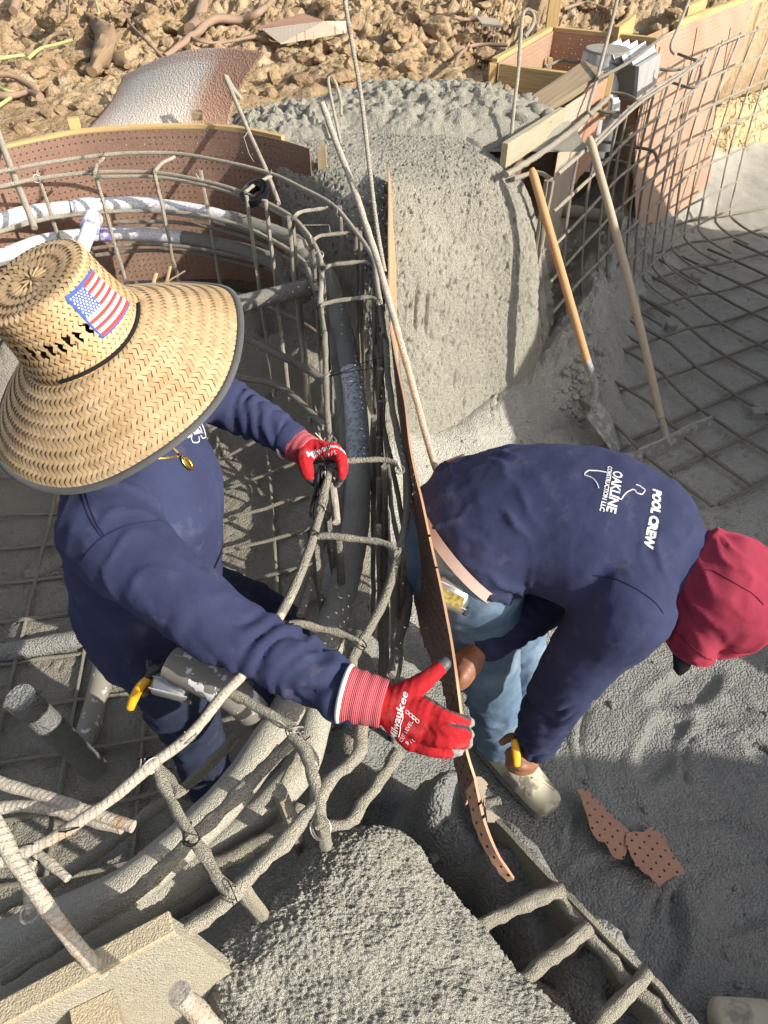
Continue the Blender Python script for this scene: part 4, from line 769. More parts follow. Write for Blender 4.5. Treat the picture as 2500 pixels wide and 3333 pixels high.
stake('tall rebar with a hook at its top standing on the wall heap', [pt(*F2([q])[0], 3.05) for q in ((608, 158), (640, 115), (648, 70), (622, 42), (598, 75), (580, 300), (560, 480), (545, 650))], .0085, M['bar'])
stake('thin rebar rising in front of the round skimmer lid', [pt(*F2([(1014, -30)])[0], 3.3)]+[pt(*F2([q])[0], 3.35) for q in ((975, 130), (920, 340), (890, 440), (882, 480), (900, 500))], .009, M['bar'])
stake('thin bent rebar in front of the tall pink form top', [pt(*F2([q])[0], 4.15) for q in ((1330, -30), (1265, 130), (1242, 185), (1240, 215), (1256, 235))], .009, M['bar'])
stake('rusty rebar at the left edge in front of the curved form', [pt(*F1([(-20, 540)])[0], 2.75), pt(*F1([(45, 720)])[0], 2.68), pt(*F1([(115, 895)])[0], 2.62), pt(*F1([(150, 985)])[0], 2.6)], .012, M['bar'])
stake('thick rusty rebar crossing the ring at the bottom left', [pt(*F7([q])[0], t_) for q, t_ in (((-120, 180), .80), ((0, 410), .795), ((60, 530), .79), ((150, 660), .79), ((280, 840), .80), ((370, 945), .81), ((445, 1010), .83))], .0092, M['bar_rust'], .003, 12, .008)
stake('blunt rebar end poking up at the bottom edge over the board', [pt(*F7([q])[0], t_) for q, t_ in (((772, 1104), .64), ((800, 1135), .65), ((850, 1190), .66), ((905, 1250), .67), ((980, 1340), .69))], .0105, M['bar_rust'], .003, 14, .005)
stake('grit covered rebar poking out of the concrete heap', [pt(*F2([q])[0], 3.45) for q in ((250, 470), (380, 425), (505, 370))], .02, M['bar_grit'], .01)

# coil of tie wire on the cage
t = thing('wire_coil', 'black coil of tie wire hanging on the curved rebar', 'wire coil', pz(*G1([(225, 640)])[0], 1.06))
c = pz(*G1([(225, 635)])[0], 1.06); axc = np.array([-.35, -.35, .85]); axc /= np.linalg.norm(axc); e1 = np.cross(axc, [0, 1, .2]); e1 /= np.linalg.norm(e1); e2 = np.cross(axc, e1); mb = MB()
th = np.linspace(0, 2*np.pi*44, 44*24); turn = (th/6.2832).astype(int); rr = .029+.027*((turn*7) % 17)/17+.0012*np.sin(th*.71); hh = np.interp(th, np.arange(46)*6.2832, -.024+.048*((np.arange(46)*13) % 46)/46)
mb.tube(c+np.cos(th)[:, None]*e1*rr[:, None]+np.sin(th)[:, None]*e2*rr[:, None]+axc*hh[:, None], .0031, 5); mb.build('wire_turns', M['wire'], t)
for q in (((400, 590), (408, 650), (385, 740), (350, 830), (290, 900)), ((110, 730), (60, 790), (60, 850), (100, 862), (170, 830), (250, 740))): rail_bar('loose_end', [pt(*G1([x])[0], np.linalg.norm((c-CAM))/np.linalg.norm(ray(*G1([(225, 635)])[0]))-.05) for x in q], .0013, M['wire'], t, 5)
for nm, q, f, tt_ in (('loose_wire', ((160, 80), (110, 110), (150, 165), (145, 230), (210, 350)), G1, 2.72), ('loose_wire', ((640, 920), (680, 905), (760, 930), (860, 905), (915, 950), (900, 990)), G1, 2.35), ('loose_wire', ((440, 755), (480, 800), (560, 815), (585, 850)), F1, 2.75), ('loose_wire', ((430, 890), (560, 875), (800, 770), (1000, 720)), G2, 1.9), ('loose_wire', ((470, 900), (700, 850), (1010, 815)), G2, 1.9), ('loose_wire', ((600, 1060), (560, 1250), (480, 1450), (430, 1690)), G2, 1.55)):
    tag(rail_bar(nm, [pt(*f([x])[0], tt_) for x in q], .0013, M['wire'] if f is G2 else M['wire_pale'], None, 5), 'thin loose tie wire end curling off the spa rebar cage', 'wire', 'loose tie wires on the spa cage')

V, F = lumps(1, lambda r: (0, 0, 0), lambda: 1., 5, .55, 1.5, 5); V = V+V*(.22*fbm(V*np.array([2.2, 6, 3]), 1.6, 3, .6, ridge=True))[:, None]; p = on_spa(*F5([(185, 335)])[0], .0)
tag(quads_obj('crumpled_sack', V*np.array([.085, .075, .028])+p, F, M['spafloor']), 'crumpled mud coated sack lying on the rebar mat behind the man in the hat', 'sack')
def scat3(r):
    q = pz(*F4([(random.gauss(850, 45), random.gauss(690, 40))])[0], .03); return q[0], q[1], fz(q)+r*.3
V, F = lumps(110, scat3, lambda: .006+.022*random.random()**2.5, 2, .5, 2.0); stuff(quads_obj('concrete_crumbs', V, F, M['floor']))
# ------------------------------------------------------------------ long handled tools
M['steel_mud'] = m_speck('muddy steel', (.20, .20, .19), (.40, .385, .33), 30, .48, .62)
t = thing('shovel', 'square mouthed shovel with orange brown handle leaning on the concrete wall', 'shovel', (.99, 2.39, .08))
ha, hb = pt(*G6([(240, 88)])[0], 2.77), pt(*G6([(578, 1262)])[0], 2.95); P = np.linspace(ha, hb, 40); rr = np.full(40, .0175); rr[0] = .010; rr[1] = .0165
M['handle_orange'] = m_wood('orange ash handle', (.50, .30, .15), .7)
mb = MB(); mb.tube(P, rr, 14); mb.build('handle', M['handle_orange'], t)
sk = [hb-(hb-ha)/1.1*.02, hb, pt(*G6([(607, 1340)])[0], 2.975), pt(*G6([(622, 1420)])[0], 2.98), pt(*G6([(612, 1500)])[0], 2.98), pt(*G6([(606, 1550)])[0], 3.0)]; mb = MB(); Ps = spline(sk, 24); mb.tube(Ps, np.linspace(.019, .013, 24), 14); mb.build('socket', M['steel_mud'], t)
q = [pt(*F4([x])[0], tt_) for x, tt_ in (((872, 735), 3.0), ((925, 655), 3.08), ((1075, 860), 3.10), ((990, 893), 3.02))]; n = 14; V = np.zeros((n, n, 3))
for i in range(n):
    for j in range(n):
        a, b = i/(n-1), j/(n-1); V[i, j] = (q[0]*(1-a)+q[1]*a)*(1-b)+(q[3]*(1-a)+q[2]*a)*b+np.array([-.0, .3, -.9])*.022*math.sin(math.pi*a)*(1-.3*b)
o = grid_mesh('blade', V.reshape(-1, 3), n, n, M['steel_mud'], t); md = o.modifiers.new('th', 'SOLIDIFY'); md.thickness = .003
t = thing('concrete_rake', 'concrete spreader with pale grey wooden handle and wide curved blade', 'concrete rake', (1.24, 2.4, .1))
ha, hb = pt(*F2([(887, 592)])[0], 2.97), pt(*F4([(1196, 745)])[0], 3.04); P = np.linspace(ha, hb, 44); P += np.outer(np.sin(np.linspace(0, np.pi, 44)), np.array([.012, 0, 0])); rr = np.full(44, .0175); rr[0] = .011; mb = MB(); mb.tube(P, rr, 14); mb.build('handle', M['handle_gray'], t)
mb = MB(); P = spline([hb, pt(*F4([(1212, 800)])[0], 3.05), pt(*F4([(1222, 850)])[0], 3.05)], 12); mb.tube(P, .016, 12, .006, 60); mb.build('socket', M['pipe_grit'], t)
bl = [pt(*F4([x])[0], tt_) for x, tt_ in (((985, 925), 2.97), ((1100, 905), 3.0), ((1210, 858), 3.04), ((1320, 800), 3.10), ((1415, 762), 3.14))]
strip('blade', [p+np.array([0, .01, .022]) for p in bl], [p+np.array([.0, -.015, -.030*math.sin(math.pi*(.12+.76*i/4))]) for i, p in enumerate(bl)], M['steel_mud'], t, .004, 40, 5)
strip('caked_concrete', [p+np.array([.0, .012, .022]) for p in bl[1:]], [p+np.array([.0, .02, .006]) for p in bl[1:]], M['pipe_grit'], t, .014, 40, 4, .006)

# ------------------------------------------------------------------ roots, branches, clods on the dirt
def on_dirt(f, q, o=.02): return [hit(DIRT, *x, o) for x in f(q)]
H0 = fr(0, 0, 900/1659)
def root(name, label, f, q, r, mat, off=.03, bump=.004, cat='root', group=None):
    P = on_dirt(f, q, off); P = np.array(P); Ps = spline(P, step=.04); n = len(Ps); rr = np.interp(np.linspace(0, 1, n), np.linspace(0, 1, len(r)), r) if isinstance(r, tuple) else np.full(n, r)
    mb = MB(); mb.tube(Ps, rr, 9, bump*3, 14); return tag(mb.build(name, mat, None), label, cat, group)
root('tree_root', 'thick gnarled root lying in the tan dirt at upper left', F1, ((378, 92), (425, 135), (470, 200), (455, 270), (405, 345)), (.02, .045, .06, .058, .03), M['root'], .045, .016)
root('tree_root', 'short split root limb beside the thick gnarled root', F1, ((470, 235), (520, 280), (555, 318)), (.05, .04, .02), M['root'], .03, .014)
M['branch'] = m_wood('grey brown branch', (.30, .21, .15), .6); M['stem'] = m_plain('pale green stem', (.34, .36, .15), .6)
root('branch', 'long forked branch lying on the dirt left of the folded scrap', F1, ((1225, -10), (1140, 80), (1050, 125), (935, 122), (860, 180), (800, 225), (720, 290)), (.014, .018, .02, .022, .026, .022, .016), M['branch'], .05)
root('branch', 'stout branch stub rising from the forked branch', F1, ((895, 10), (878, 90), (865, 140), (832, 180)), (.03, .035, .04, .045), M['branch'], .06)
root('branch', 'thin curved twig left of the forked branch', F1, ((550, 70), (570, 135), (640, 210), (718, 288)), .009, M['branch'], .04)
root('branch', 'thin twig curving under the forked branch', F1, ((800, 180), (860, 210), (950, 218), (1110, 190)), .010, M['branch'], .04)
root('branch', 'grey twig curling at the far left beside green stems', F1, ((200, 255), (215, 215), (250, 190), (310, 185)), .012, M['branch'], .05)
root('branch', 'grey forked twig at the left edge above the form', F1, ((-20, 365), (70, 375), (130, 410), (190, 465)), .016, M['branch'], .05)
root('branch', 'lower pale twig at the left edge above the form', F1, ((-10, 462), (70, 462), (140, 445), (185, 470)), .015, M['branch'], .05)
root('plant_stem', 'green stem crossing the dirt at upper left', F1, ((-20, 308), (60, 292), (120, 285)), .009, M['stem'], .05, .001, 'stem')
root('plant_stem', 'green stem running into the curled grey twig', F1, ((135, 300), (190, 255), (250, 238), (320, 215)), .009, M['stem'], .05, .001, 'stem')
root('plant_stem', 'green stem standing near the top left', F1, ((408, -10), (422, 40), (438, 105)), .008, M['stem'], .06, .001, 'stem')
root('plant_stem', 'green stem at the left edge below the twigs', F1, ((-10, 525), (30, 495), (62, 472)), .009, M['stem'], .05, .001, 'stem')
root('plant_stem', 'green stem sloping down at the far left edge', F1, ((-10, 410), (40, 440), (90, 450)), .008, M['stem'], .05, .001, 'stem')
for q, r, l in ((((108, 0), (95, 50), (75, 105)), .03, 'grey stick standing at the top left corner'), (((250, 0), (270, 50), (292, 98)), .018, 'thin brown stick right of the grey one at the top left'), (((312, -10), (314, 70), (314, 140)), .007, 'straight dark wire stake at the top left'), (((722, -10), (745, 50), (768, 100)), .009, 'pale straight stick at the top centre left'), (((690, -5), (700, 20), (712, 40)), .024, 'short dark stick stump at the top edge')):
    root('stick', l, F1, q, r, M['branch'], .08, .003, 'stick')
for q, r, l in ((((300, 330), (330, 270), (400, 232), (530, 235)), .012, 'thin bent root left of the timber box'), (((295, 112), (350, 120), (420, 115)), .014, 'pale stick under the small reddish scrap'), (((770, 70), (860, 45), (960, 70)), .014, 'dark root behind the timber box')):
    root('tree_root', l, F2, q, r, M['branch'], .05)
def clod_at(u, v, r):
    p = hit(DIRT, u, v, 0); return p
big = []
for i, (q, f, r) in enumerate((((225, 130), F2, .16), ((150, 80), F2, .09), ((70, 160), F2, .13), ((100, 250), F2, .11), ((360, 180), F2, .10), ((250, 260), F2, .09), ((40, 280), F2, .10), ((420, 250), F2, .07), ((350, 60), F2, .08), ((520, 90), F1, .12), ((640, 110), F1, .13), ((330, 270), F1, .14), ((250, 100), F1, .12), ((120, 160), F1, .13), ((560, 240), F1, .10), ((430, 300), F1, .06), ((1340, 270), F1, .10), ((1250, 240), F1, .09), ((1440, 200), F1, .09), ((1300, 360), F1, .08), ((1480, 340), F1, .10), ((1580, 250), F1, .09), ((900, 90), F1, .09), ((740, 120), F1, .09), ((60, 60), F1, .1), ((1380, 160), F1, .07), ((580, 60), F1, .09), ((490, 330), F1, .08), ((300, 350), F1, .07), ((160, 320), F1, .08), ((360, 480), F1, .09), ((640, 190), F2, .07), ((120, 30), F2, .08), ((520, 130), F2, .07), ((480, 20), F2, .09), ((1420, 20), F1, .09), ((880, 30), F2, .12), ((1000, 60), F2, .11), ((1240, 60), F2, .1), ((620, 60), F2, .08))):
    p = clod_at(*f([q])[0], r); V, F = lumps(1, lambda _: (0, 0, 0), lambda: r*.8, 4, .6, 1.7, 9)
    V = V+np.sign(V)*0; nrm = V/np.linalg.norm(V, axis=1)[:, None]; V = V+nrm*(r*.22*fbm(V/r+i, 4, 3, .6, billow=True))[:, None]
    o = quads_obj('dirt_clod', V+p+np.array([0, 0, r*.05]), F, M['dirt']); tag(o, 'large crumbly tan dirt clod lying among others on the upper bank', 'dirt clod', 'large dirt clods on the bank')
def scat(r):
    for _ in range(60):
        x, y = rnd(-2.6, 3.3), 3.4+3.6*random.random()**1.1
        if y < np.interp(x, EDGE_X, EDGE_Y)+.12 or abs(x-.2) < .8 and y < 4.25: continue
        h = DIRT.ray_cast(Vector((x, y, 5)), Vector((0, 0, -1)))[0]
        if h is not None: return x, y, h[2]+r*.2
    return 0, 9, 1
V, F = lumps(1500, scat, lambda: .008+.06*random.random()**4, 2, .55, 2.0); o = stuff(quads_obj('dirt_rubble', V, F, M['dirt'])); o.data.polygons.foreach_set('use_smooth', np.zeros(len(o.data.polygons), bool))
def scat2(r):
    x, y = rnd(-.1, 2.4), rnd(.1, 3.2); h = FLOOR.ray_cast(Vector((x, y, 5)), Vector((0, 0, -1)))[0]
    return (x, y, (h[2] if h is not None else -1)-r*.1)
V, F = lumps(900, scat2, lambda: .003+.012*random.random()**3, 1, .5, 2.0); stuff(quads_obj('concrete_crumbs', V, F, M['floor']))
# ------------------------------------------------------------------ people: continuous bodies, clothes fitted over them
def limb(mb, pts, rad, n=None, flat=None, sides=18, caps=True):
    P0 = np.array(pts, float); P = spline(P0, n or max(8, len(pts)*7)); L0 = np.r_[0, np.cumsum(np.linalg.norm(np.diff(P0, axis=0), axis=1))]; L = np.r_[0, np.cumsum(np.linalg.norm(np.diff(P, axis=0), axis=1))]
    R = np.array(rad, float); R = R if R.ndim == 2 else np.stack([R, R], 1); q = L/L[-1]*L0[-1]; r = np.stack([np.interp(q, L0, R[:, k]) for k in (0, 1)], 1)
    if caps:
        def cap(p, d, rr): 
            m = rr.mean(); return [(p+d*m*.6*math.sin(a), rr*math.cos(a)) for a in (.5, .95, 1.35)]
        d0 = P[0]-P[1]; d0 /= np.linalg.norm(d0); d1 = P[-1]-P[-2]; d1 /= np.linalg.norm(d1)
        a = cap(P[0], d0, r[0])[::-1]; b = cap(P[-1], d1, r[-1]); P = np.vstack([[x[0] for x in a], P, [x[0] for x in b]]); r = np.vstack([[x[1] for x in a], r, [x[1] for x in b]])
    mb.tube(P, r, sides, flat=flat); return mb
def blob(mb, c, r, R=None, sub=3):
    bm = bmesh.new(); bmesh.ops.create_icosphere(bm, subdivisions=sub, radius=1); V = np.array([v.co[:] for v in bm.verts])*np.array(r); F = [tuple(v.index for v in f.verts) for f in bm.faces]; bm.free()
    if R is not None: V = V @ np.array(R).T
    mb.add(V+np.array(c), F); return mb
def fuse(mb, voxel, it=4, lam=.5):
    me = bpy.data.meshes.new('t'); me.from_pydata(mb.v, [], mb.f); me.update(); o = bpy.data.objects.new('t', me); COL.objects.link(o)
    md = o.modifiers.new('r', 'REMESH'); md.mode = 'VOXEL'; md.voxel_size = voxel
    dg = bpy.context.evaluated_depsgraph_get(); m2 = bpy.data.meshes.new_from_object(o.evaluated_get(dg)); bpy.data.objects.remove(o); bpy.data.meshes.remove(me)
    V = np.zeros(len(m2.vertices)*3, np.float32); m2.vertices.foreach_get('co', V); V = V.reshape(-1, 3).astype(float)
    lt = np.zeros(len(m2.polygons), np.int32); m2.polygons.foreach_get('loop_total', lt); li = np.zeros(len(m2.loops), np.int32); m2.loops.foreach_get('vertex_index', li)
    E = np.zeros(len(m2.edges)*2, np.int32); m2.edges.foreach_get('vertices', E); E = E.reshape(-1, 2)
    Q = li.reshape(-1, 4) if (lt == 4).all() else np.array([list(p.vertices)+([p.vertices[-1]] if len(p.vertices) == 3 else []) for p in m2.polygons])
    bpy.data.meshes.remove(m2); return relax(V, E, it, lam), Q, E
def relax(V, E, it, lam=.5, mask=None):
    deg = np.bincount(E.ravel(), minlength=len(V)).astype(float)[:, None]+1e-9
    for _ in range(it):
        A = np.stack([np.bincount(E[:, 0], V[E[:, 1], k], len(V))+np.bincount(E[:, 1], V[E[:, 0], k], len(V)) for k in range(3)], 1)/deg
        d = lam*(A-V); V = V+(d if mask is None else d*mask[:, None])
    return V
def vnormals(V, Q):
    N = np.zeros_like(V); fn = np.cross(V[Q[:, 2]]-V[Q[:, 0]], V[Q[:, 3]]-V[Q[:, 1]])
    for k in range(4):
        for c in range(3): N[:, c] += np.bincount(Q[:, k], fn[:, c], len(V))
    return N/(np.linalg.norm(N, axis=1)[:, None]+1e-12)
def near_path(V, path, n=70):
    P = spline(path, n); L = np.r_[0, np.cumsum(np.linalg.norm(np.diff(P, axis=0), axis=1))]; i = np.zeros(len(V), int); dm = np.full(len(V), 9.)
    for k in range(n):
        d = np.linalg.norm(V-P[k], axis=1); b = d < dm; dm[b] = d[b]; i[b] = k
    T = np.gradient(P, axis=0); T /= np.linalg.norm(T, axis=1)[:, None]; D = V-P[i]; s = L[i]+(D*T[i]).sum(1)
    ax = np.array([.3, .2, .93]); e1 = ax-T[i]*(T[i] @ ax)[:, None]; e1 /= np.linalg.norm(e1, axis=1)[:, None]; e2 = np.cross(T[i], e1)
    return s, np.arctan2((D*e2).sum(1), (D*e1).sum(1)), dm, L[-1]
def folds(V, N, path, lam, amp, win, seed=0., slant=.7, reach=.2, sharp=1.6, inv=False):
    s, a, d, L = near_path(V, path); ph = s/lam+slant*np.sin(a+seed)+1.7*fbm(V+seed, 8, 2)
    f = (1-np.abs(np.sin(np.pi*ph)))**sharp if not inv else np.abs(np.sin(np.pi*ph))**.75-.6
    m = .15+1.5*np.clip(fbm(V+seed*3+5, 9, 2)+.22, 0, 1)
    return V+N*(amp*f*m*win(s/L)*smooth01((reach-d)/(.3*reach)))[:, None]
def garment(name, mb, voxel, mat, parent, it=4, fold=(), fine=.0, post=1, mi=None):
    V, Q, E = fuse(mb, voxel, it)
    for kw in fold: V = folds(V, vnormals(V, Q), **kw)
    if fine: V = V+vnormals(V, Q)*(fine*fbm(V, 14, 3))[:, None]
    V = relax(V, E, post, .4); o = quads_obj(name, V, Q, mat, parent, None, mi(V, Q) if mi else None); return o
def rib_on(name, bv, px, r, mat, parent, off=.0005, step=.008, lin=False):
    if lin: px = [(a[0]+(b[0]-a[0])*k/4, a[1]+(b[1]-a[1])*k/4) for a, b in zip(px[:-1], px[1:]) for k in range(4)]+[px[-1]]
    P = []
    for u, v in px:
        h = bv.ray_cast(Vector(CAM), Vector(ray(u, v)))
        if h[0] is not None: P.append(np.array(h[0])+np.array(h[1])*off)
    if len(P) < 2: return
    P = spline(P, step=step); Q = []
    for p in P:
        h = bv.find_nearest(Vector(p)); n = np.array(h[1]); n *= np.sign(n.dot(CAM-p)) or 1; Q.append(np.array(h[0])+n*off)
    mb = MB(); mb.tube(np.array(Q), r, 6); return mb.build(name, mat, parent)
def text_on(name, bv, txt, px, ex, ey, size, mat, parent, bold=.0, stretch=1., shear=0.):
    cu = bpy.data.curves.new('t', 'FONT'); cu.body = txt; cu.size = size; cu.align_x = 'CENTER'; cu.align_y = 'CENTER'; cu.offset = bold; cu.resolution_u = 3; cu.shear = shear
    to = bpy.data.objects.new('t', cu); COL.objects.link(to); me = bpy.data.meshes.new_from_object(to.evaluated_get(bpy.context.evaluated_depsgraph_get())); bpy.data.objects.remove(to)
    bm = bmesh.new(); bm.from_mesh(me); bmesh.ops.triangulate(bm, faces=bm.faces[:]); bmesh.ops.subdivide_edges(bm, edges=[e for e in bm.edges if e.calc_length() > size*.25], cuts=2); bmesh.ops.triangulate(bm, faces=bm.faces[:]); bm.verts.index_update()
    h = bv.ray_cast(Vector(CAM), Vector(ray(*px))); c = np.array(h[0]); n = np.array(h[1]); n *= np.sign(n.dot(CAM-c))
    ex = np.array(ex, float); ex -= n*ex.dot(n); ex /= np.linalg.norm(ex); e2 = np.cross(n, ex); e2 *= np.sign(e2.dot(ey)); V = []
    for v in bm.verts:
        p = c+ex*v.co.x*stretch+e2*v.co.y; g = bv.ray_cast(Vector(p+n*.12), Vector(-n)); q = g[0] if g[0] is not None else Vector(p); V.append(tuple(np.array(q)+n*.0012))
    F = [tuple(v.index for v in f.verts) for f in bm.faces]; bm.free(); bpy.data.meshes.remove(me); mb = MB(); mb.add(V, F); return mb.build(name, mat, parent, False)
def frame(fwd, up):
    f = np.array(fwd, float); f /= np.linalg.norm(f); u = np.array(up, float); u -= f*u.dot(f); u /= np.linalg.norm(u); return np.stack([f, np.cross(u, f), u], 1)   # columns: forward, left, up
def head_parts(mb, c, R, s=1.):
    w = lambda f, l, u: np.array(c)+R @ (np.array([f, l, u])*s)
    blob(mb, w(-.012, 0, .03), (.098*s, .078*s, .088*s), R); blob(mb, w(.035, 0, -.045), (.055*s, .058*s, .062*s), R); blob(mb, w(.062, 0, -.088), (.026*s, .03*s, .022*s), R)
    limb(mb, [w(.085, 0, .02), w(.10, 0, -.01), w(.112, 0, -.032)], (.009*s, .012*s, .016*s)); blob(mb, w(.098, .0, -.036), (.012*s, .02*s, .011*s), R)
    limb(mb, [w(.082, -.022, -.064), w(.091, 0, -.062), w(.082, .022, -.064)], (.006*s, .009*s, .006*s)); limb(mb, [w(.08, -.02, -.076), w(.089, 0, -.078), w(.08, .02, -.076)], (.006*s, .010*s, .006*s))
    for k in (-1, 1):
        limb(mb, [w(.078, .045*k, .022), w(.09, .02*k, .027)], (.01*s, .009*s)); blob(mb, w(-.005, .083*k, -.012), (.022*s, .009*s, .034*s), R); blob(mb, w(.07, .04*k, -.02), (.022*s, .022*s, .02*s), R)
    return w
def eyes(w, R, parent, s=1.):
    for k in (-1, 1):
        mb = MB(); blob(mb, w(.079, .031*k, .004), (.0125*s,)*3, R); mb.build('eye', M['eye'], parent); mb = MB(); blob(mb, w(.0895, .031*k, .004), (.003*s, .006*s, .006*s), R, 2); mb.build('iris', M['hair'], parent)
def m_cloth(name, c, var=.12, weave=900, fuzz=.4, dust=.0):
    a = NT(name); n = a.noise(7, 4); base = a.ramp(n, [(.3, scl(c, 1-var)), (.7, scl(c, 1+var))])
    if dust: base = a.mix(a.ramp(a.noise(16, 6, .7), [(.56, 0.), (.74, dust)]), base, (.30, .28, .24))
    a.col(base).rough(.9).set(Specular_IOR_Level=.15, Sheen_Weight=fuzz, Sheen_Roughness=.5)
    a.b.inputs['Sheen Tint'].default_value = (*scl(c, 3), 1); b = a.bump(a.noise(60, 3), .002, .5); a.bump(a.noise(weave, 2), .0006, .6, b); return a.m
M['navy'] = m_cloth('navy cotton', (.028, .034, .078), .16, 900, .14, .14); M['navy_seam'] = m_cloth('navy seam', (.014, .017, .05)); M['jeans_dark'] = m_cloth('dark denim', (.022, .030, .055), .3, 700, .2, .25)
def m_denim():
    a = NT('washed blue denim'); n = a.noise(5, 5, .6); c = a.ramp(n, [(.3, (.05, .09, .155)), (.55, (.115, .175, .255)), (.75, (.25, .32, .40))]); c = a.mix(a.ramp(a.noise(22, 5), [(.6, 0.), (.8, .5)]), c, (.32, .31, .27)); a.col(c).rough(.9).set(Specular_IOR_Level=.15)
    b = a.bump(a.noise(45, 4), .003, .6); a.bump(a.noise(700, 2), .0006, .5, b); return a.m
M['denim'] = m_denim(); M['skin'] = m_plain('brown skin', (.23, .105, .062), .5, .35, 0, 220, .0006, .16, 30); M['hair'] = m_plain('black hair', (.012, .010, .009), .5); M['eye'] = m_plain('eye white', (.7, .68, .62), .2)
M['white_print'] = m_plain('white shirt print', (.60, .61, .63), .75, .4, 0, 0, 0, .25, 120); M['maroon'] = m_cloth('maroon stretch cloth', (.25, .030, .056), .10, 900, .3); M['cap_black'] = m_cloth('black cap cloth', (.012, .012, .013))
M['glove_red'] = m_cloth('red knit glove', (.33, .014, .019), .2, 500, .12, .30); M['glove_grip'] = m_plain('dark grey grip coating', (.055, .058, .064), .5, .4, 0, 160, .0015, .25, 40); M['glove_tip'] = m_plain('worn grey grip coating', (.20, .198, .19), .6, .3, 0, 120, .0015, .4, 60)
def m_knit():
    a = NT('ribbed pink red cuff'); sx = a.n('SeparateXYZ'); a.l(a.uv(), sx.inputs[0]); w = a.math('ADD', a.math('MULTIPLY', a.math('SINE', a.math('MULTIPLY', sx.outputs[0], 6.2832/.0030)), .5), .5)
    a.col(a.mix(w, (.36, .03, .045), (.46, .12, .14))).rough(.9); a.bump(w, .0012, .7); return a.m
M['cuff_knit'] = m_knit(); M['cuff_white'] = m_cloth('off white cuff edge', (.58, .56, .52), .1, 500); M['gold'] = m_plain('gold metal', (.85, .58, .18), .25, .5, 1.0); M['boot'] = m_speck('muddy cream rubber boot', (.52, .48, .37), (.22, .20, .165), 16, .50, .62); M['boot_dark'] = m_plain('dark boot', (.05, .045, .04), .6, .4, 0, 40, .003, .3)
M['belt_pink'] = m_plain('pale pink waistband', (.46, .37, .34), .7)

HX = lambda q, t: pt(*H2([q])[0], t)
def glove(name, wrist0, wrist1, fingers, thumb, palm_n, parent, side_label, fr_=.0105, tip_rule=None):
    """fingers: list of (mcp, pip, dip, tip)"""
    mb = MB(); w = np.array(wrist1)
    for i, f in enumerate(fingers):
        limb(mb, [w+(np.array(f[0])-w)*.02, (w+f[0])/2, f[0]], (.021, .0205, .0155)); limb(mb, list(f), (fr_*1.22, fr_*1.1, fr_*1.0, fr_*.86))
    limb(mb, [w, thumb[0], thumb[1], thumb[2]], (.020, .0195, .0145, .0115)); limb(mb, [np.array(wrist1)*.4+np.array(wrist0)*.6, w, (w+fingers[1][0])/2], (.029, .030, .024))
    V, Q, E = fuse(mb, .0026, 5, .5); V = folds(V, vnormals(V, Q), [w]+list(fingers[1]), .013, .0018, lambda s: 1+0*s, 2., .8, .1); V = V+vnormals(V, Q)*(.0007*fbm(V, 150, 2))[:, None]; N = vnormals(V, Q)
    fc = V[Q].mean(1); fn = N[Q].mean(1); pn = np.array(palm_n)/np.linalg.norm(palm_n); mi = np.zeros(len(Q), np.int32)
    mi[(fn @ pn > .12)] = 1
    for f in list(fingers)+[thumb]:
        t = np.array(f[-1]); d = np.linalg.norm(fc-t, axis=1); mi[(d < (.026 if f is not thumb else .018))] = 2 if f is not thumb else 1
    return quads_obj(name, V, Q, [M['glove_red'], M['glove_grip'], M['glove_tip']], parent, None, mi)
def cuff(parent, glove_o, a, b, ra, rb):
    P = np.linspace(a, b, 14); rr = np.linspace(ra, rb, 14)*(1+.03*np.sin(np.arange(14)*1.7)); mb = MB(); mb.tube(P, rr, 28, .0015, 60); mb.build('knit_cuff', M['cuff_knit'], glove_o)
    d = (np.array(b)-a)/np.linalg.norm(np.array(b)-a); mb = MB(); mb.tube(np.linspace(a-d*.007, a+d*.002, 6), [ra*.98, ra*1.06, ra*1.08, ra*1.08, ra*1.06, ra], 28); mb.build('cuff_edge', M['cuff_white'], glove_o)

# ---- the worker in the straw hat
p1 = thing('person', 'person in wide straw hat, navy shirt and red gloves reaching for the long sheet', 'person', (-.49, .97, -.1))
HATC, HATA = np.array([-.50, 1.01, 1.405]), np.array([-.335, -.235, 1.]); HATA /= np.linalg.norm(HATA)
Rh = frame((1, .02, .25), HATA)
sh_r, sh_l = np.array([-.465, .80, 1.145]), np.array([-.44, 1.15, 1.165])
rarm = [sh_r, np.array([-.375, .73, 1.115]), pt(*F5([(930, 560)])[0], 1.13), pt(*F5([(1200, 710)])[0], 1.135), pt(*F5([(1500, 880)])[0], 1.125)]
larm = [sh_l, np.array([-.39, 1.235, 1.13]), pt(*F3([(1010, 700)])[0], 1.52), pt(*F3([(1130, 760)])[0], 1.51), pt(*F3([(1245, 832)])[0], 1.50)]
spine1 = [(-.525, .955, .60), (-.515, .965, .78), (-.49, .97, .96), (-.465, .975, 1.10), (-.465, .98, 1.185), (-.475, .99, 1.26)]
rl = [(-.53, .885, .68), (-.50, .86, .34), (-.53, .88, -.04)]; ll = [(-.50, 1.05, .68), (-.29, 1.12, .40), (-.37, 1.15, -.02)]
mb = MB(); headw = head_parts(mb, HATC-HATA*.075, Rh); limb(mb, [(-.47, .985, 1.2), HATC-HATA*.14+Rh[:, 0]*-.01], (.058, .055)); limb(mb, spine1[:-1], [(.15, .10), (.15, .10), (.17, .105), (.175, .10), (.12, .07)], flat=[1, 0, 0])
for arm in (rarm, larm): limb(mb, arm, (.05, .043, .036, .034, .026))
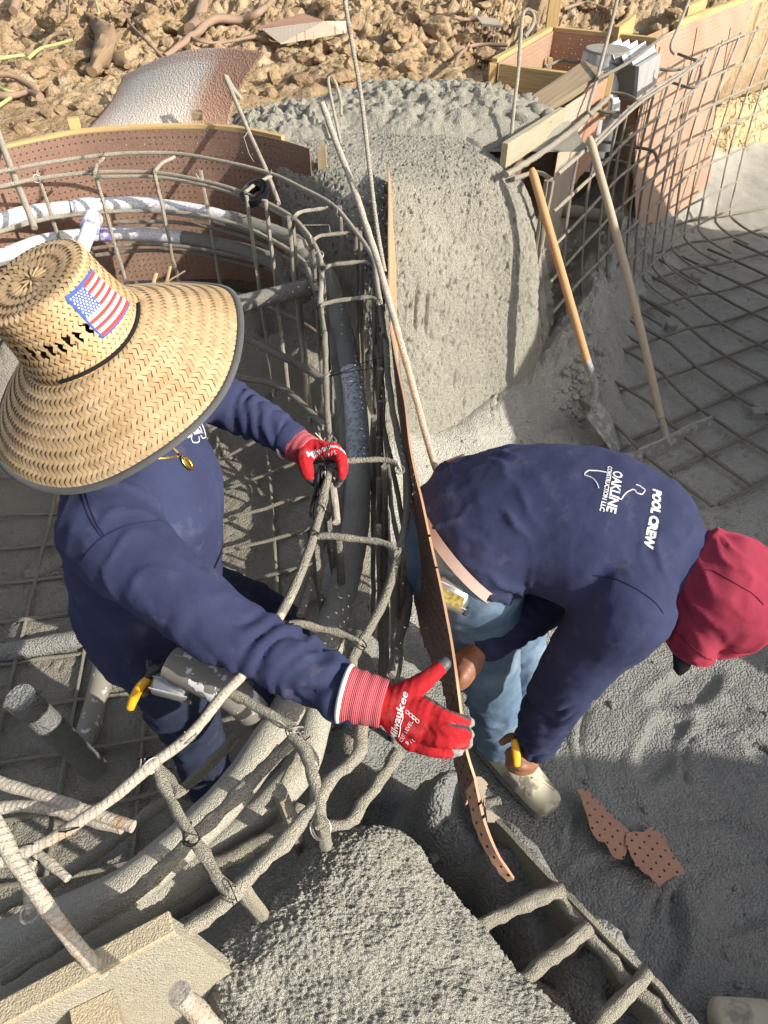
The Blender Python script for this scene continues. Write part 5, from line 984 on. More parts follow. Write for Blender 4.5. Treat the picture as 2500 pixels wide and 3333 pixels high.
for leg in (rl, ll): limb(mb, leg, (.075, .05, .038)); limb(mb, [leg[2], np.array(leg[2])+np.array([.14, -.01, -.045])], (.036, .03))
R1 = [[HX(q, t) for q, t in f] for f in ([((955, 700), 1.085), ((1130, 780), 1.075), ((1255, 815), 1.09), ((1335, 835), 1.125)], [((930, 835), 1.078), ((1120, 905), 1.062), ((1270, 925), 1.075), ((1325, 945), 1.11)], [((885, 945), 1.08), ((1070, 1010), 1.062), ((1240, 1015), 1.07), ((1312, 1020), 1.105)], [((820, 1030), 1.09), ((980, 1085), 1.078), ((1120, 1100), 1.082), ((1230, 1085), 1.10)])]
TH1 = [HX((760, 560), 1.10), HX((960, 425), 1.105), HX((1115, 290), 1.12)]
for f in R1: limb(mb, [HX((480, 660), 1.11), f[0]], (.018, .013)); limb(mb, f, (.0095, .0085, .008, .007))
limb(mb, [HX((480, 640), 1.11)]+TH1, (.02, .016, .011, .009))
K4 = fr(900, 1350, 350/1659); KX = lambda q, t: pt(*K4([q])[0], t)
L1 = [[KX(q, t) for q, t in f] for f in ([((900, 590), 1.44), ((1000, 760), 1.42), ((1000, 940), 1.43), ((925, 1080), 1.46)], [((930, 570), 1.46), ((1020, 720), 1.445), ((1030, 900), 1.46), ((960, 1000), 1.49)], [((940, 560), 1.485), ((1020, 690), 1.475), ((1030, 840), 1.49), ((960, 930), 1.515)], [((930, 540), 1.51), ((1000, 640), 1.505), ((1010, 770), 1.515), ((950, 850), 1.535)])]
TL1 = [KX((430, 660), 1.45), KX((480, 880), 1.435), KX((600, 1050), 1.44)]
for f in L1: limb(mb, [KX((420, 520), 1.49), f[0]], (.018, .013)); limb(mb, f, (.0095, .0085, .008, .007))
limb(mb, [KX((420, 540), 1.48)]+TL1, (.02, .016, .011, .009))
V, Q, E = fuse(mb, .0055, 3); body = quads_obj('body', V, Q, M['skin'], p1); eyes(headw, Rh, p1)
mb = MB(); blob(mb, HATC-HATA*.045-Rh[:, 0]*.014, (.103, .084, .092), Rh); mb.build('hair', M['hair'], p1)
mb = MB()
for leg, k in ((rl, 1), (ll, 1)): limb(mb, leg, (.098, .075, .068), caps=False)
limb(mb, [(-.525, .955, .60), (-.52, .96, .74)], [(.165, .125), (.165, .125)], flat=[1, 0, 0])
garment('trousers', mb, .008, M['jeans_dark'], p1, 4, [dict(path=rl, lam=.09, amp=.012, win=lambda s: 1+0*s, seed=1.), dict(path=ll, lam=.08, amp=.012, win=lambda s: 1+0*s, seed=4.)])
for leg in (rl, ll): mb = MB(); a = np.array(leg[2]); limb(mb, [a+np.array([0, 0, .12]), a+np.array([0, 0, -.02])], (.06, .055)); limb(mb, [a+np.array([-.04, 0, -.04]), a+np.array([.08, -.01, -.045]), a+np.array([.16, -.01, -.055])], (.045, .045, .035)); garment('boot', mb, .007, M['boot_dark'], p1)
mb = MB(); limb(mb, [(-.53, .955, .69), (-.525, .96, .80), (-.495, .97, .96), (-.468, .975, 1.09), (-.462, .98, 1.175), (-.47, .985, 1.235)], [(.190, .150), (.195, .155), (.20, .155), (.20, .150), (.165, .115), (.075, .07)], flat=[1, 0, 0], sides=28)
limb(mb, [sh_r+np.array([-.01, .06, -.005])]+rarm, (.088, .085, .071, .061, .053, .042)); limb(mb, [sh_l+np.array([0, -.06, 0])]+larm, (.085, .078, .062, .054, .046, .038))
shirt1 = garment('shirt', mb, .0062, M['navy'], p1, 6, [
    dict(inv=True, path=rarm, lam=.058, amp=.021, win=lambda s: smooth01((s-.30)/.3), seed=.5, slant=.9, reach=.11, sharp=1.5), dict(path=rarm, lam=.033, amp=.010, win=lambda s: smooth01((s-.45)/.3), seed=3.5, slant=-.8, reach=.11, sharp=1.3), dict(path=rarm, lam=.10, amp=.010, win=lambda s: smooth01((.6-s)/.3), seed=6.5, slant=1.3, reach=.12, sharp=2.),
    dict(inv=True, path=larm, lam=.046, amp=.014, win=lambda s: smooth01((s-.2)/.3), seed=1.5, slant=.8, reach=.10), dict(path=larm, lam=.026, amp=.005, win=lambda s: smooth01((s-.4)/.3), seed=5., slant=-.7, reach=.10),
    dict(path=spine1[:5], lam=.13, amp=.012, win=lambda s: smooth01((.75-s)/.5), seed=2.5, slant=1.2, reach=.3, sharp=2.2)], .006)
SB1 = bvh_of(shirt1)
rib_on('sleeve_seam', SB1, F5([(358, 300), (385, 255), (440, 200), (520, 158), (610, 135), (700, 128)]), .0013, M['navy_seam'], shirt1); rib_on('shoulder_seam', SB1, F5([(345, -40), (360, 30), (385, 110), (440, 195)]), .0013, M['navy_seam'], shirt1); rib_on('shoulder_seam', SB1, F5([(362, -40), (378, 30), (402, 105), (450, 190)]), .0012, M['navy_seam'], shirt1)
mb = MB(); d = rarm[-1]-rarm[-2]; d /= np.linalg.norm(d); mb.tube(np.linspace(rarm[-1]-d*.012, rarm[-1]+d*.03, 8), [.041, .0435, .044, .0435, .044, .0435, .043, .0405], 26, .001, 70); mb.build('sleeve_cuff', M['navy'], shirt1)
mb = MB(); d = larm[-1]-larm[-2]; d /= np.linalg.norm(d); mb.tube(np.linspace(larm[-1]-d*.012, larm[-1]+d*.024, 8), [.038, .040, .0405, .040, .0405, .040, .0395, .037], 26, .001, 70); mb.build('sleeve_cuff', M['navy'], shirt1)
text_on('shirt_print', SB1, 'OAKLINE', F3([(843, 800)])[0], (-.15, -.95, .5), (.5, .2, 1), .022, M['white_print'], shirt1, .0006); text_on('shirt_print', SB1, 'CONSTRUCTION', F3([(858, 808)])[0], (-.15, -.95, .5), (.5, .2, 1), .009, M['white_print'], shirt1)
rib_on('state_outline', SB1, F3([(798, 782), (822, 805), (828, 815), (825, 838), (835, 850), (858, 848), (858, 825)]), .0011, M['white_print'], shirt1); rib_on('state_outline', SB1, F3([(868, 760), (885, 810), (888, 825), (875, 832), (866, 820)]), .0011, M['white_print'], shirt1)
# necklace
nk = rib_on('necklace', SB1, F3([(590, 915), (640, 920), (700, 918), (745, 915), (770, 903), (750, 880), (718, 845), (700, 825)]), .0024, M['gold'], p1, .002, .004)
h = SB1.ray_cast(Vector(CAM), Vector(ray(*F3([(802, 940)])[0]))); c = np.array(h[0]) if h[0] is not None else pt(*F3([(802, 940)])[0], 1.2); n = np.array(h[1]) if h[0] is not None else np.array([.3, -.3, .9]); n *= np.sign(n.dot(CAM-c)); Rn = frame(n, (0, 0, 1)); mb = MB(); blob(mb, c+n*.004, (.0025, .0095, .017), Rn); mb.build('pendant', M['gold'], nk if nk else p1)
mb = MB(); a = np.linspace(0, 6.2832, 20); mb.tube(c+n*.0055+np.outer(np.cos(a)*.0075, Rn[:, 1])+np.outer(np.sin(a)*.014, Rn[:, 2]), .0012, 5); mb.build('pendant_rim', M['gold'], nk if nk else p1)
# gloves
w0, w1 = HX((215, 575), 1.118), HX((500, 650), 1.11)
g1 = glove('glove', w0, w1, R1, TH1, (.40, .88, -.25), p1, 'r', .0096); cuff(p1, g1, w0, HX((560, 665), 1.108), .0455, .0385)
GB = bvh_of(g1)
dirr = lambda a, b, t=1.08: HX(b, t)-HX(a, t)
text_on('glove_print', GB, 'Milwaukee', H2([(672, 815)])[0], dirr((640, 940), (705, 700)), dirr((760, 830), (640, 800)), .0165, M['white_print'], g1, .0002, 1.1, .25)
rib_on('glove_print', GB, H2([(685, 965), (700, 890), (695, 870), (722, 790), (712, 720)]), .0007, M['white_print'], g1, .0004, .004)
text_on('glove_print', GB, 'CUT LEVEL 1', H2([(757, 905)])[0], dirr((720, 970), (800, 830)), dirr((800, 900), (720, 880)), .0085, M['white_print'], g1); text_on('glove_print', GB, '9 / L', H2([(795, 1000)])[0], dirr((755, 1030), (830, 975)), dirr((820, 1010), (770, 990)), .0095, M['white_print'], g1)
for i in range(4): q = (765+30*i, 735+26*i); rib_on('glove_print', GB, H2([(q[0]-12, q[1]-14), (q[0]+14, q[1]+4), (q[0]+4, q[1]+26), (q[0]-20, q[1]+8), (q[0]-12, q[1]-14)]), .0006, M['white_print'], g1, .0004, .003)
w0, w1 = KX((225, 425), 1.503), KX((480, 560), 1.475)
g2 = glove('glove', w0, w1, L1, TL1, (-.3, -.1, -.95), p1, 'l', .0098); cuff(p1, g2, w0, KX((520, 575), 1.475), .0385, .034)
GB2 = bvh_of(g2); dk = lambda a, b, t=1.45: KX(b, t)-KX(a, t)
text_on('glove_print', GB2, 'Milwaukee', K4([(735, 525)])[0], dk((670, 545), (800, 500)), dk((740, 560), (725, 480)), .018, M['white_print'], g2, .0003)
text_on('glove_print', GB2, '9 / L', K4([(855, 595)])[0], dk((810, 610), (900, 580)), dk((860, 620), (850, 560)), .012, M['white_print'], g2)

CH = .118   # crown height
# straw hat: woven strands on a shaped shell
hat = link_obj('straw_hat', None, p1)
hat['label'] = 'wide straw hat with a flag patch and grey bound brim'
hX = np.cross([0, 1, 0], HATA); hX /= np.linalg.norm(hX); hY = np.cross(HATA, hX)
def hp(r, th, h): return HATC+np.cos(th)[..., None]*hX*np.asarray(r)[..., None]+np.sin(th)[..., None]*hY*np.asarray(r)[..., None]+HATA*np.asarray(h)[..., None]
TFAR = math.atan2(hY[1]*.9+hY[0]*.45, hX[1]*.9+hX[0]*.45)
def brim_h(r, th): k = np.clip((r-.108)/.139, 0, 1); dth = (th-TFAR+np.pi) % (2*np.pi)-np.pi; return -.034*k*np.exp(-(dth/.55)**2) -.088*k**1.15+.006*np.sin(2*th+.6)*k+.004*np.sin(5*th+1.)*k*k
def crown_rh(k):   # k 0 base .. 1 top edge .. 1.6 dented top
    r = np.where(k < 1, .108-.016*k-.004*np.sin(np.pi*k), np.where(k < 1.12, .092-.11*(k-1)*1.2, .078*(1.6-k)/.48)); h = np.where(k < 1, CH*k, np.where(k < 1.12, CH+.004*np.sin((k-1)/.12*1.57), (CH+.004)-.003*smooth01((k-1.12)/.35)))
    return np.maximum(r, .002), h
def m_straw():
    a = NT('woven straw'); at = a.n('Attribute', attribute_name='tone'); f = at.outputs['Fac']; c = a.ramp(f, [(0, (.28, .185, .095)), (.35, (.43, .305, .17)), (.75, (.52, .39, .235)), (1, (.59, .46, .30))])
    uv = a.n('Mapping'); a.l(a.uv(), uv.inputs[0]); uv.inputs['Scale'].default_value = (3, 40, 1); g = a.noise(3, 3, .6, uv.outputs[0]); c = a.mix(a.ramp(a.noise(13, 5), [(.45, 0.), (.7, .55)]), c, (.30, .19, .085)); a.col(a.mix(a.ramp(g, [(.35, .35), (.6, 0.)]), c, (.38, .22, .09))).rough(.55).set(Specular_IOR_Level=.4); a.bump(g, .0006, .6); return a.m
M['straw'] = m_straw(); M['straw_under'] = m_plain('straw under layer', (.20, .125, .055), .8)  # under layer darkened so gaps between the strands look shaded
th = np.linspace(0, 2*np.pi, 121)[:-1]; rr = np.linspace(.104, .246, 16); R_, T_ = np.meshgrid(rr, th, indexing='ij'); grid_mesh('brim_shell', (hp(R_, T_, brim_h(R_, T_)-.0012)).reshape(-1, 3), 16, 120, M['straw_under'], hat, None, True)
phs = math.atan2(float(np.dot(ppl(*H1([(430, 660)])[0], HATC+HATA*.04, HATA)-HATC, hY)), float(np.dot(ppl(*H1([(430, 660)])[0], HATC+HATA*.04, HATA)-HATC, hX)))
# angle of the camera-facing side of the crown, and of the patch
def ang_at(q, h):
    best = None
    for a in np.linspace(0, 2*np.pi, 721):
        r, _ = crown_rh(np.array([h/CH])); p = hp(np.array([r[0]]), np.array([a]), np.array([h]))[0]; nrm = p-HATC-HATA*h
        if nrm.dot(CAM-p) < 0: continue
        d = p-CAM; D = S2*(d[1]-d[2]); U = S2*(d[1]+d[2]); u, v = 1250+2222*d[0]/D, 1666.5-2222*U/D; e = math.hypot(u-q[0], v-q[1])
        if best is None or e < best[0]: best = (e, a)
    return best[1]
def h_fit(q):
    best = None
    for h in np.linspace(.0, CH, 28):
        a = ang_at(q, h); r, _ = crown_rh(np.array([h/CH])); p = hp(np.array([r[0]]), np.array([a]), np.array([h]))[0]; d = p-CAM; D = S2*(d[1]-d[2]); U = S2*(d[1]+d[2]); e = math.hypot(1250+2222*d[0]/D-q[0], 1666.5-2222*U/D-q[1])
        if best is None or e < best[0]: best = (e, a, h)
    return best[1], best[2]
pa = [h_fit(q) for q in H1([(590, 205), (437, 385), (667, 628), (833, 412)])]
slots = [h_fit(q) for q in H1([(140, 735), (215, 745), (275, 740), (335, 725), (395, 700), (452, 672), (510, 635), (562, 580)])]
kk = np.r_[np.linspace(0, 1, 40), np.linspace(1.01, 1.6, 18)]; nth = 180; K_, T_ = np.meshgrid(kk, np.linspace(0, 2*np.pi, nth+1)[:-1], indexing='ij'); r_, h_ = crown_rh(K_); V = hp(r_-.0012, T_, h_-.0008*(K_ > 1)).reshape(-1, 3)
i = np.arange(len(kk)-1)[:, None]; j = np.arange(nth)[None]; Q = np.stack([i*nth+j, i*nth+(j+1) % nth, (i+1)*nth+(j+1) % nth, (i+1)*nth+j], -1).reshape(-1, 4)
fk = K_.ravel()[Q].mean(1)*CH; ft = (j+.5+0*i).ravel()*2*np.pi/nth
def in_slot(t, h, m=1.): return np.any([(np.abs((t-a+np.pi) % (2*np.pi)-np.pi+.35*(h-b)/.03*.12) < .052*m) & (np.abs(h-b) < .0125*m) for a, b in slots], axis=0)
keep = ~((fk < CH-.005) & in_slot(ft, fk)); quads_obj('crown_shell', V, Q[keep], M['straw_under'], hat)
SV, SF, ST, SU = [], [], [], []
def strand(fn, u0, v0, du, dv, w, lift_, tone):
    """a short flat blade in (u,v) surface coordinates, raised in its middle"""
    o = len(SV)
    for k, lf in ((0, .0), (.45, 1.), (1, .1)):
        for s in (-1, 1): SV.append(fn(u0+du*(k-.5)-s*w*dv*.5, v0+dv*(k-.5)+s*w*du*.5, lift_*lf*(1. if s > 0 else .75))); SU.append((k, .5+s*.5))
    SF.extend([(o, o+1, o+3, o+2), (o+2, o+3, o+5, o+4)]); ST.extend([tone]*6)
def brim_fn(u, v, l): r = np.array([min(max(u, .106), .2465)]); th = np.array([v/r[0]]) if False else np.array([v]); return hp(r, th, brim_h(r, th)+l)[0]
rows = np.arange(.112, .243, .0086)
for n_, r0 in enumerate(rows):
    m = int(2*np.pi*r0/.0100); s = 1 if n_ % 2 else -1
    for k in range(m):
        t0 = 2*np.pi*(k+.5*(n_ % 2))/m+rnd(-.08, .08)/m; L = .0150; dr = .0112; dt = L*.72/r0*s
        # metric correction handled by working in metres along the ring
        def fn(u, v, l, r0=r0): return brim_fn(u, v/r0, l)
        strand(fn, r0+rnd(-.0005, .0005), t0*r0, dr*1.12, dt*r0*1.12, .36, .0026, min(1, max(0, random.gauss(.52+.04*(n_ % 2), .14))))
def crown_fn(u, v, l):
    k = np.array([max(u, 0)/CH]); r, h = crown_rh(k); a = np.array([v/.1]); nl = .2 if k[0] < 1 else 1; return hp(r+(l if k[0] < 1 else 0), a, h+(l if k[0] >= 1 else .1*l))[0]
for n_, h0 in enumerate(np.arange(.005, CH*1.55, .0076)):
    k0 = np.array([h0/CH]); r0 = float(crown_rh(k0)[0][0]); m = max(6, int(2*np.pi*r0/.0100)); s = 1 if n_ % 2 else -1
    for k in range(m):
        a = 2*np.pi*(k+.5*(n_ % 2))/m
        if h0 < CH-.005 and in_slot(np.array([a % (2*np.pi)]), np.array([h0]), 1.0)[0]: continue
        strand(crown_fn, h0, a*.1, .0116, .0100*s*.1/max(r0, .03), .38, .0024, min(1, max(0, random.gauss(.46+.04*(n_ % 2), .14))))
for a, b in slots:      # twisted strands left between the vent slots
    for dd in (-.052,): strand(crown_fn, b, (a+dd)*.1, .03, -.006, .14, .003, .7)
mb = MB(); mb.add(SV, SF, SU); wv = mb.build('straw_weave', M['straw'], hat); at = wv.data.attributes.new('tone', 'FLOAT', 'POINT'); at.data.foreach_set('value', np.array(ST, np.float32)); stuff(wv)
def ring_tube(name, r, h, rad, mat, a0=0, a1=2*np.pi, n=140, sides=8):
    th = np.linspace(a0, a1, n); mb = MB(); mb.tube(hp(np.full(n, r), th, h(th) if callable(h) else np.full(n, h)), rad, sides, cap=False); return mb.build(name, mat, hat)
M['binding'] = m_cloth('charcoal brim binding', (.07, .072, .075), .3, 400)
ring_tube('brim_binding', .2465, lambda t: brim_h(np.full(len(t), .2465), t), np.full((140, 2), (.0065, .0045)), M['binding'])
ca, cb = ang_at(H1([(415, 970)])[0], .008), ang_at(H1([(893, 425)])[0], .008); 
if cb < ca: ca, cb = cb, ca
if cb-ca > np.pi: ca, cb = cb, ca+2*np.pi
ring_tube('hat_cord', .1105, lambda t: .007+.003*np.sin(3*t), .0032, M['cap_black'], ca, cb, 60, 6)
# flag patch
nu, nv = 44, 26; a_ul, h_ul = pa[1]; a_ur, h_ur = pa[0]; a_ll, h_ll = pa[2]; a_lr, h_lr = pa[3]
un = lambda x, r: r+((x-r+np.pi) % (2*np.pi)-np.pi)
a_ur, a_ll, a_lr = (un(x, a_ul) for x in (a_ur, a_ll, a_lr))
V = np.zeros((nv+3, nu+3, 3)); mi = []
def patch_pt(u, v, lift_=.0035):
    a = (a_ul*(1-u)+a_ur*u)*(1-v)+(a_ll*(1-u)+a_lr*u)*v; h = (h_ul*(1-u)+h_ur*u)*(1-v)+(h_ll*(1-u)+h_lr*u)*v; r, hh = crown_rh(np.array([min(h, CH-.001)/CH])); return hp(r+lift_, np.array([a]), np.array([h]))[0]
us = np.r_[-.045, np.linspace(0, 1, nu+1), 1.045]; vs = np.r_[-.05, np.linspace(0, 1, nv+1), 1.05]
for a in range(len(vs)):
    for b in range(len(us)): V[a, b] = patch_pt(us[b], vs[a], .0035 if 0 < a < len(vs)-1 and 0 < b < len(us)-1 else .0018)
for a in range(len(vs)-1):
    for b in range(len(us)-1):
        if a in (0, len(vs)-2) or b in (0, len(us)-2): mi.append(2)
        else:
            st = int((a-1)/(nv/13)); mi.append(2 if (b-1) < nu*.44 and st < 7 else (0 if st % 2 == 0 else 1))
M['flag_red'] = m_cloth('embroidered red', (.48, .05, .05), .15, 300); M['flag_white'] = m_cloth('embroidered white', (.70, .68, .66), .08, 300); M['flag_blue'] = m_cloth('embroidered blue', (.055, .095, .30), .15, 300)
i = np.arange(len(vs)-1)[:, None]; j = np.arange(len(us)-1)[None]; nn_ = len(us); Q = np.stack([i*nn_+j, i*nn_+j+1, (i+1)*nn_+j+1, (i+1)*nn_+j], -1).reshape(-1, 4)
fp = quads_obj('flag_patch', V.reshape(-1, 3), Q, [M['flag_red'], M['flag_white'], M['flag_blue']], hat, None, mi)
SVt, SFt = [], []
for rw in range(9):
    for cx in range(6 if rw % 2 == 0 else 5):
        u0 = .44*((cx+.5+(0 if rw % 2 == 0 else .5))/6); v0 = 7/13*((rw+.7)/9.4); o = len(SVt); SVt.append(patch_pt(u0, v0, .0046))
        for k in range(10): rr_ = .5 if k % 2 else 1.; SVt.append(patch_pt(u0+.026*rr_*math.sin(k*math.pi/5), v0-.027*rr_*math.cos(k*math.pi/5), .0044))
        SFt += [(o, o+1+k, o+1+(k+1) % 10) for k in range(10)]
mb = MB(); mb.add(SVt, SFt); stuff(mb.build('stars', M['flag_white'], hat))
# loose straws at the torn back of the brim
for q, t_ in ((((930, 395), (1050, 320), (1215, 220)), 1.33), (((1075, 360), (1100, 270), (1118, 190)), 1.33), (((1010, 350), (1012, 290), (1030, 235)), 1.33), (((1090, 365), (1110, 320), (1095, 285)), 1.33), (((960, 385), (1060, 365), (1140, 375)), 1.33), (((1140, 375), (1220, 355), (1270, 335)), 1.34), (((1390, 350), (1440, 352), (1480, 356)), 1.36)):
    P = spline([pt(*H1([(x[0]-10, x[1]-18)])[0], t_-.02) for x in q], 10); mb = MB(); mb.tube(P, np.full((10, 2), (.0034, .0007)), 6); w_ = mb.build('loose_straw', M['straw'], hat); at = w_.data.attributes.new('tone', 'FLOAT', 'POINT'); at.data.foreach_set('value', np.full(len(w_.data.vertices), .6, np.float32))

# ---- the bent worker
p2 = thing('person', 'person bent double in navy shirt, jeans and maroon head cover pinching the long sheet', 'person', (.36, 1.02, 0))
sp2 = [(.17, 1.02, .875), (.235, 1.037, .915), (.33, 1.035, .945), (.45, .99, .955), (.55, .94, .94), (.62, .90, .915)]
ax2 = np.array(sp2[4])-np.array(sp2[1]); ax2 /= np.linalg.norm(ax2)
sr2, sl2 = pt(*F6([(1040, 760)])[0], 1.345), np.array([.545, 1.10, .88])
ra2 = [sr2, pt(*F6([(930, 900)])[0], 1.40), pt(*F6([(800, 1060)])[0], 1.47), pt(*F6([(715, 1220)])[0], 1.57), pt(*F6([(650, 1360)])[0], 1.66)]
la2 = [sl2, np.array([.46, 1.05, .77]), pt(*F6([(670, 760)])[0], 1.60), pt(*F6([(540, 840)])[0], 1.58), pt(*F6([(430, 925)])[0], 1.56)]
rl2 = [(.215, .965, .80), (.275, .965, .47), (.345, .945, .10)]; ll2 = [(.235, 1.11, .80), (.36, 1.16, .46), (.45, 1.15, .08)]
hc2 = np.array([.695, .862, .895]); Rh2 = frame((.55, -.25, -.80), (.80, -.20, .55))
mb = MB(); headw2 = head_parts(mb, hc2, Rh2); limb(mb, [(.58, .92, .93), hc2-Rh2[:, 0]*.03], (.06, .055)); limb(mb, sp2[:-1], [(.14, .09), (.13, .09), (.145, .095), (.165, .095), (.13, .075)], flat=np.cross(ax2, [0, 1, 0]))
G8X = lambda q, t: pt(*G8([q])[0], t)
limb(mb, ra2, (.048, .042, .034, .032, .026)); limb(mb, la2, (.046, .040, .034, .031, .026))
for leg in (rl2, ll2): limb(mb, leg, (.075, .05, .038))
F2R = [[G8X(q, t) for q, t in f] for f in ([((1190, 850), 1.665), ((1100, 800), 1.645), ((1020, 800), 1.65), ((965, 835), 1.665)], [((1215, 905), 1.66), ((1120, 885), 1.635), ((1030, 870), 1.64), ((975, 890), 1.66)], [((1205, 955), 1.66), ((1110, 960), 1.635), ((1020, 930), 1.64), ((968, 940), 1.66)], [((1170, 990), 1.665), ((1090, 1005), 1.645), ((1030, 985), 1.65), ((990, 975), 1.665)])]
wr2 = G8X((1180, 790), 1.675)
for f in F2R: limb(mb, [ra2[-1], wr2, f[0]], (.024, .022, .014)); limb(mb, f, (.0105, .0098, .0092, .0082))
limb(mb, [wr2, G8X((1105, 720), 1.655), G8X((1000, 690), 1.65), G8X((915, 745), 1.655)], (.018, .0155, .0115, .009))
L2X = lambda q, t: pt(*H2([q])[0], t)
F2L = [[L2X(q, t) for q, t in f] for f in ([((1270, 300), 1.53), ((1225, 380), 1.52), ((1208, 450), 1.525), ((1212, 515), 1.53)], [((1305, 325), 1.525), ((1255, 420), 1.51), ((1235, 480), 1.515), ((1228, 530), 1.525)], [((1335, 350), 1.53), ((1290, 440), 1.515), ((1262, 490), 1.52), ((1245, 525), 1.53)], [((1355, 375), 1.54), ((1320, 440), 1.53), ((1292, 480), 1.535), ((1270, 505), 1.54)])]
wl2 = L2X((1400, 190), 1.555)
for f in F2L: limb(mb, [la2[-1], wl2, f[0]], (.026, .025, .016)); limb(mb, f, (.0115, .0105, .0098, .0085))
limb(mb, [wl2, L2X((1265, 240), 1.55), L2X((1205, 300), 1.555), L2X((1195, 360), 1.56)], (.02, .017, .012, .0095))
V, Q, E = fuse(mb, .0042, 4); quads_obj('body', V, Q, M['skin'], p2); eyes(headw2, Rh2, p2)
for f in F2R+F2L:
    d = np.array(f[3])-np.array(f[2]); d /= np.linalg.norm(d); c = np.array(f[3])+d*.003+(CAM-f[3])/np.linalg.norm(CAM-f[3])*.0068; mb = MB(); blob(mb, c, (.0052, .0042, .0016), frame(d, (CAM-c)), 2); mb.build('fingernail', M['belt_pink'], p2)
mb = MB(); limb(mb, [(.170, 1.01, .79), (.176, 1.015, .85), (.192, 1.022, .888), (.25, 1.037, .922)], [(.165, .122), (.180, .136), (.175, .134), (.155, .115)], flat=np.cross(ax2, [0, 1, 0]))
for leg in (rl2, ll2): limb(mb, leg, (.098, .076, .070), caps=False)
garment('jeans', mb, .0068, M['denim'], p2, 4, [dict(path=rl2, lam=.085, amp=.013, win=lambda s: .5+.6*smooth01((s-.4)/.4), seed=1.3, slant=.8), dict(path=ll2, lam=.075, amp=.012, win=lambda s: 1+0*s, seed=2.3, slant=.9)], .004)
mb = MB(); fl2_ = np.cross(ax2, [0, 1, 0]); limb(mb, [(.170, 1.015, .884), (.192, 1.023, .902), (.240, 1.036, .928), (.33, 1.035, .95), (.45, .995, .955), (.55, .945, .94), (.61, .908, .918), (.635, .893, .905)], [(.170, .128), (.175, .133), (.172, .132), (.180, .132), (.198, .130), (.175, .115), (.098, .085), (.078, .072)], flat=fl2_, sides=30, caps=False)
limb(mb, [sr2+np.array([.0, .07, .01])]+ra2, (.098, .096, .082, .070, .060, .047)); limb(mb, [sl2+np.array([0, -.08, .03])]+la2, (.09, .085, .072, .062, .056, .045))
shirt2 = garment('shirt', mb, .0062, M['navy'], p2, 7, [
    dict(inv=True, path=ra2, lam=.085, amp=.017, win=lambda s: smooth01((s-.25)/.3), seed=.8, slant=1.2, reach=.12, sharp=2.), dict(path=ra2, lam=.04, amp=.009, win=lambda s: smooth01((s-.6)/.25), seed=2.8, slant=-.8, reach=.1), dict(inv=True, path=la2, lam=.05, amp=.010, win=lambda s: smooth01((s-.2)/.3), seed=4.8, slant=.8, reach=.11),
    dict(path=sp2[:5], lam=.075, amp=.017, win=lambda s: smooth01((.55-s)/.35), seed=1.7, slant=1.8, reach=.3, sharp=2.), dict(path=sp2[2:], lam=.07, amp=.008, win=lambda s: smooth01((s-.45)/.3), seed=7.7, slant=1.5, reach=.22, sharp=2.)], .006)
SB2 = bvh_of(shirt2)
a, b = np.array((.164, 1.012, .874)), np.array((.180, 1.018, .890)); mb = MB(); mb.tube(np.linspace(a, b, 5), [(.172, .132)]*5, 40, flat=fl2_, cap=False); mb.build('waistband', M['belt_pink'], p2)
c0_ = np.array((.618, .905, .915)); mb = MB(); nkp = np.array(hc2)-c0_; nkp /= np.linalg.norm(nkp); mb.tube(np.linspace(c0_, c0_+nkp*.035, 6), [(.098, .088), (.101, .09), (.1, .089), (.099, .088), (.097, .087), (.093, .083)], 36, .001, 70, flat=fl2_); mb.build('collar', M['navy'], shirt2)
rib_on('sleeve_seam', SB2, F6([(905, 628), (985, 640), (1080, 680), (1160, 735), (1205, 790)]), .0014, M['navy_seam'], shirt2)
rd = (-.35, -1., -.25); upv = ax2
text_on('shirt_print', SB2, 'OAKLINE', H3([(385, 368)])[0], rd, upv, .026, M['white_print'], shirt2, .0008); text_on('shirt_print', SB2, 'CONSTRUCTION LLC', H3([(318, 338)])[0], rd, upv, .0125, M['white_print'], shirt2, .0004); text_on('shirt_print', SB2, 'POOL CREW', H3([(712, 585)])[0], rd, upv, .0235, M['white_print'], shirt2, .0014)
rib_on('state_outline', SB2, H3([(252, 355), (238, 318), (215, 285), (180, 262), (132, 246), (138, 228), (168, 208), (250, 212), (335, 228), (345, 240)]), .0013, M['white_print'], shirt2, .0005, .004, True); rib_on('state_outline', SB2, H3([(402, 437), (440, 449), (455, 420), (480, 392), (530, 365), (556, 372), (562, 395), (612, 408), (638, 372), (590, 335), (560, 325)]), .0013, M['white_print'], shirt2, .0005, .004, True)
# head cover and cap bill
mb = MB(); limb(mb, [(.635, .895, .915), (.675, .872, .915), (.735, .842, .895)], [(.108, .098), (.122, .114), (.114, .108)], flat=(0, 0, 1)); limb(mb, [(.655, .87, .90), pt(*H3([(1020, 1580)])[0], 1.395), pt(*H3([(1120, 1745)])[0], 1.42)], [(.10, .085), (.075, .05), (.035, .018)], flat=(1, 0, 0)); limb(mb, [(.72, .84, .89), pt(*H3([(1430, 1560)])[0], 1.40), pt(*H3([(1260, 1720)])[0], 1.42)], [(.08, .08), (.055, .05), (.025, .018)]); limb(mb, [(.65, .88, .9), pt(*H3([(900, 1470)])[0], 1.40)], [(.085, .08), (.03, .02)])
hood = garment('head_cover', mb, .0055, M['maroon'], p2, 10, [dict(path=[(.62, .9, .9), (.68, .86, .9), (.75, .83, .88)], lam=.05, amp=.010, win=lambda s: smooth01((.75-s)/.4), seed=2.2, slant=1.6, reach=.2, sharp=1.8), dict(path=[(.66, .9, .95), (.66, .8, .8)], lam=.07, amp=.006, win=lambda s: 1+0*s, seed=5.2, slant=2.2, reach=.25, sharp=1.6)], .004)
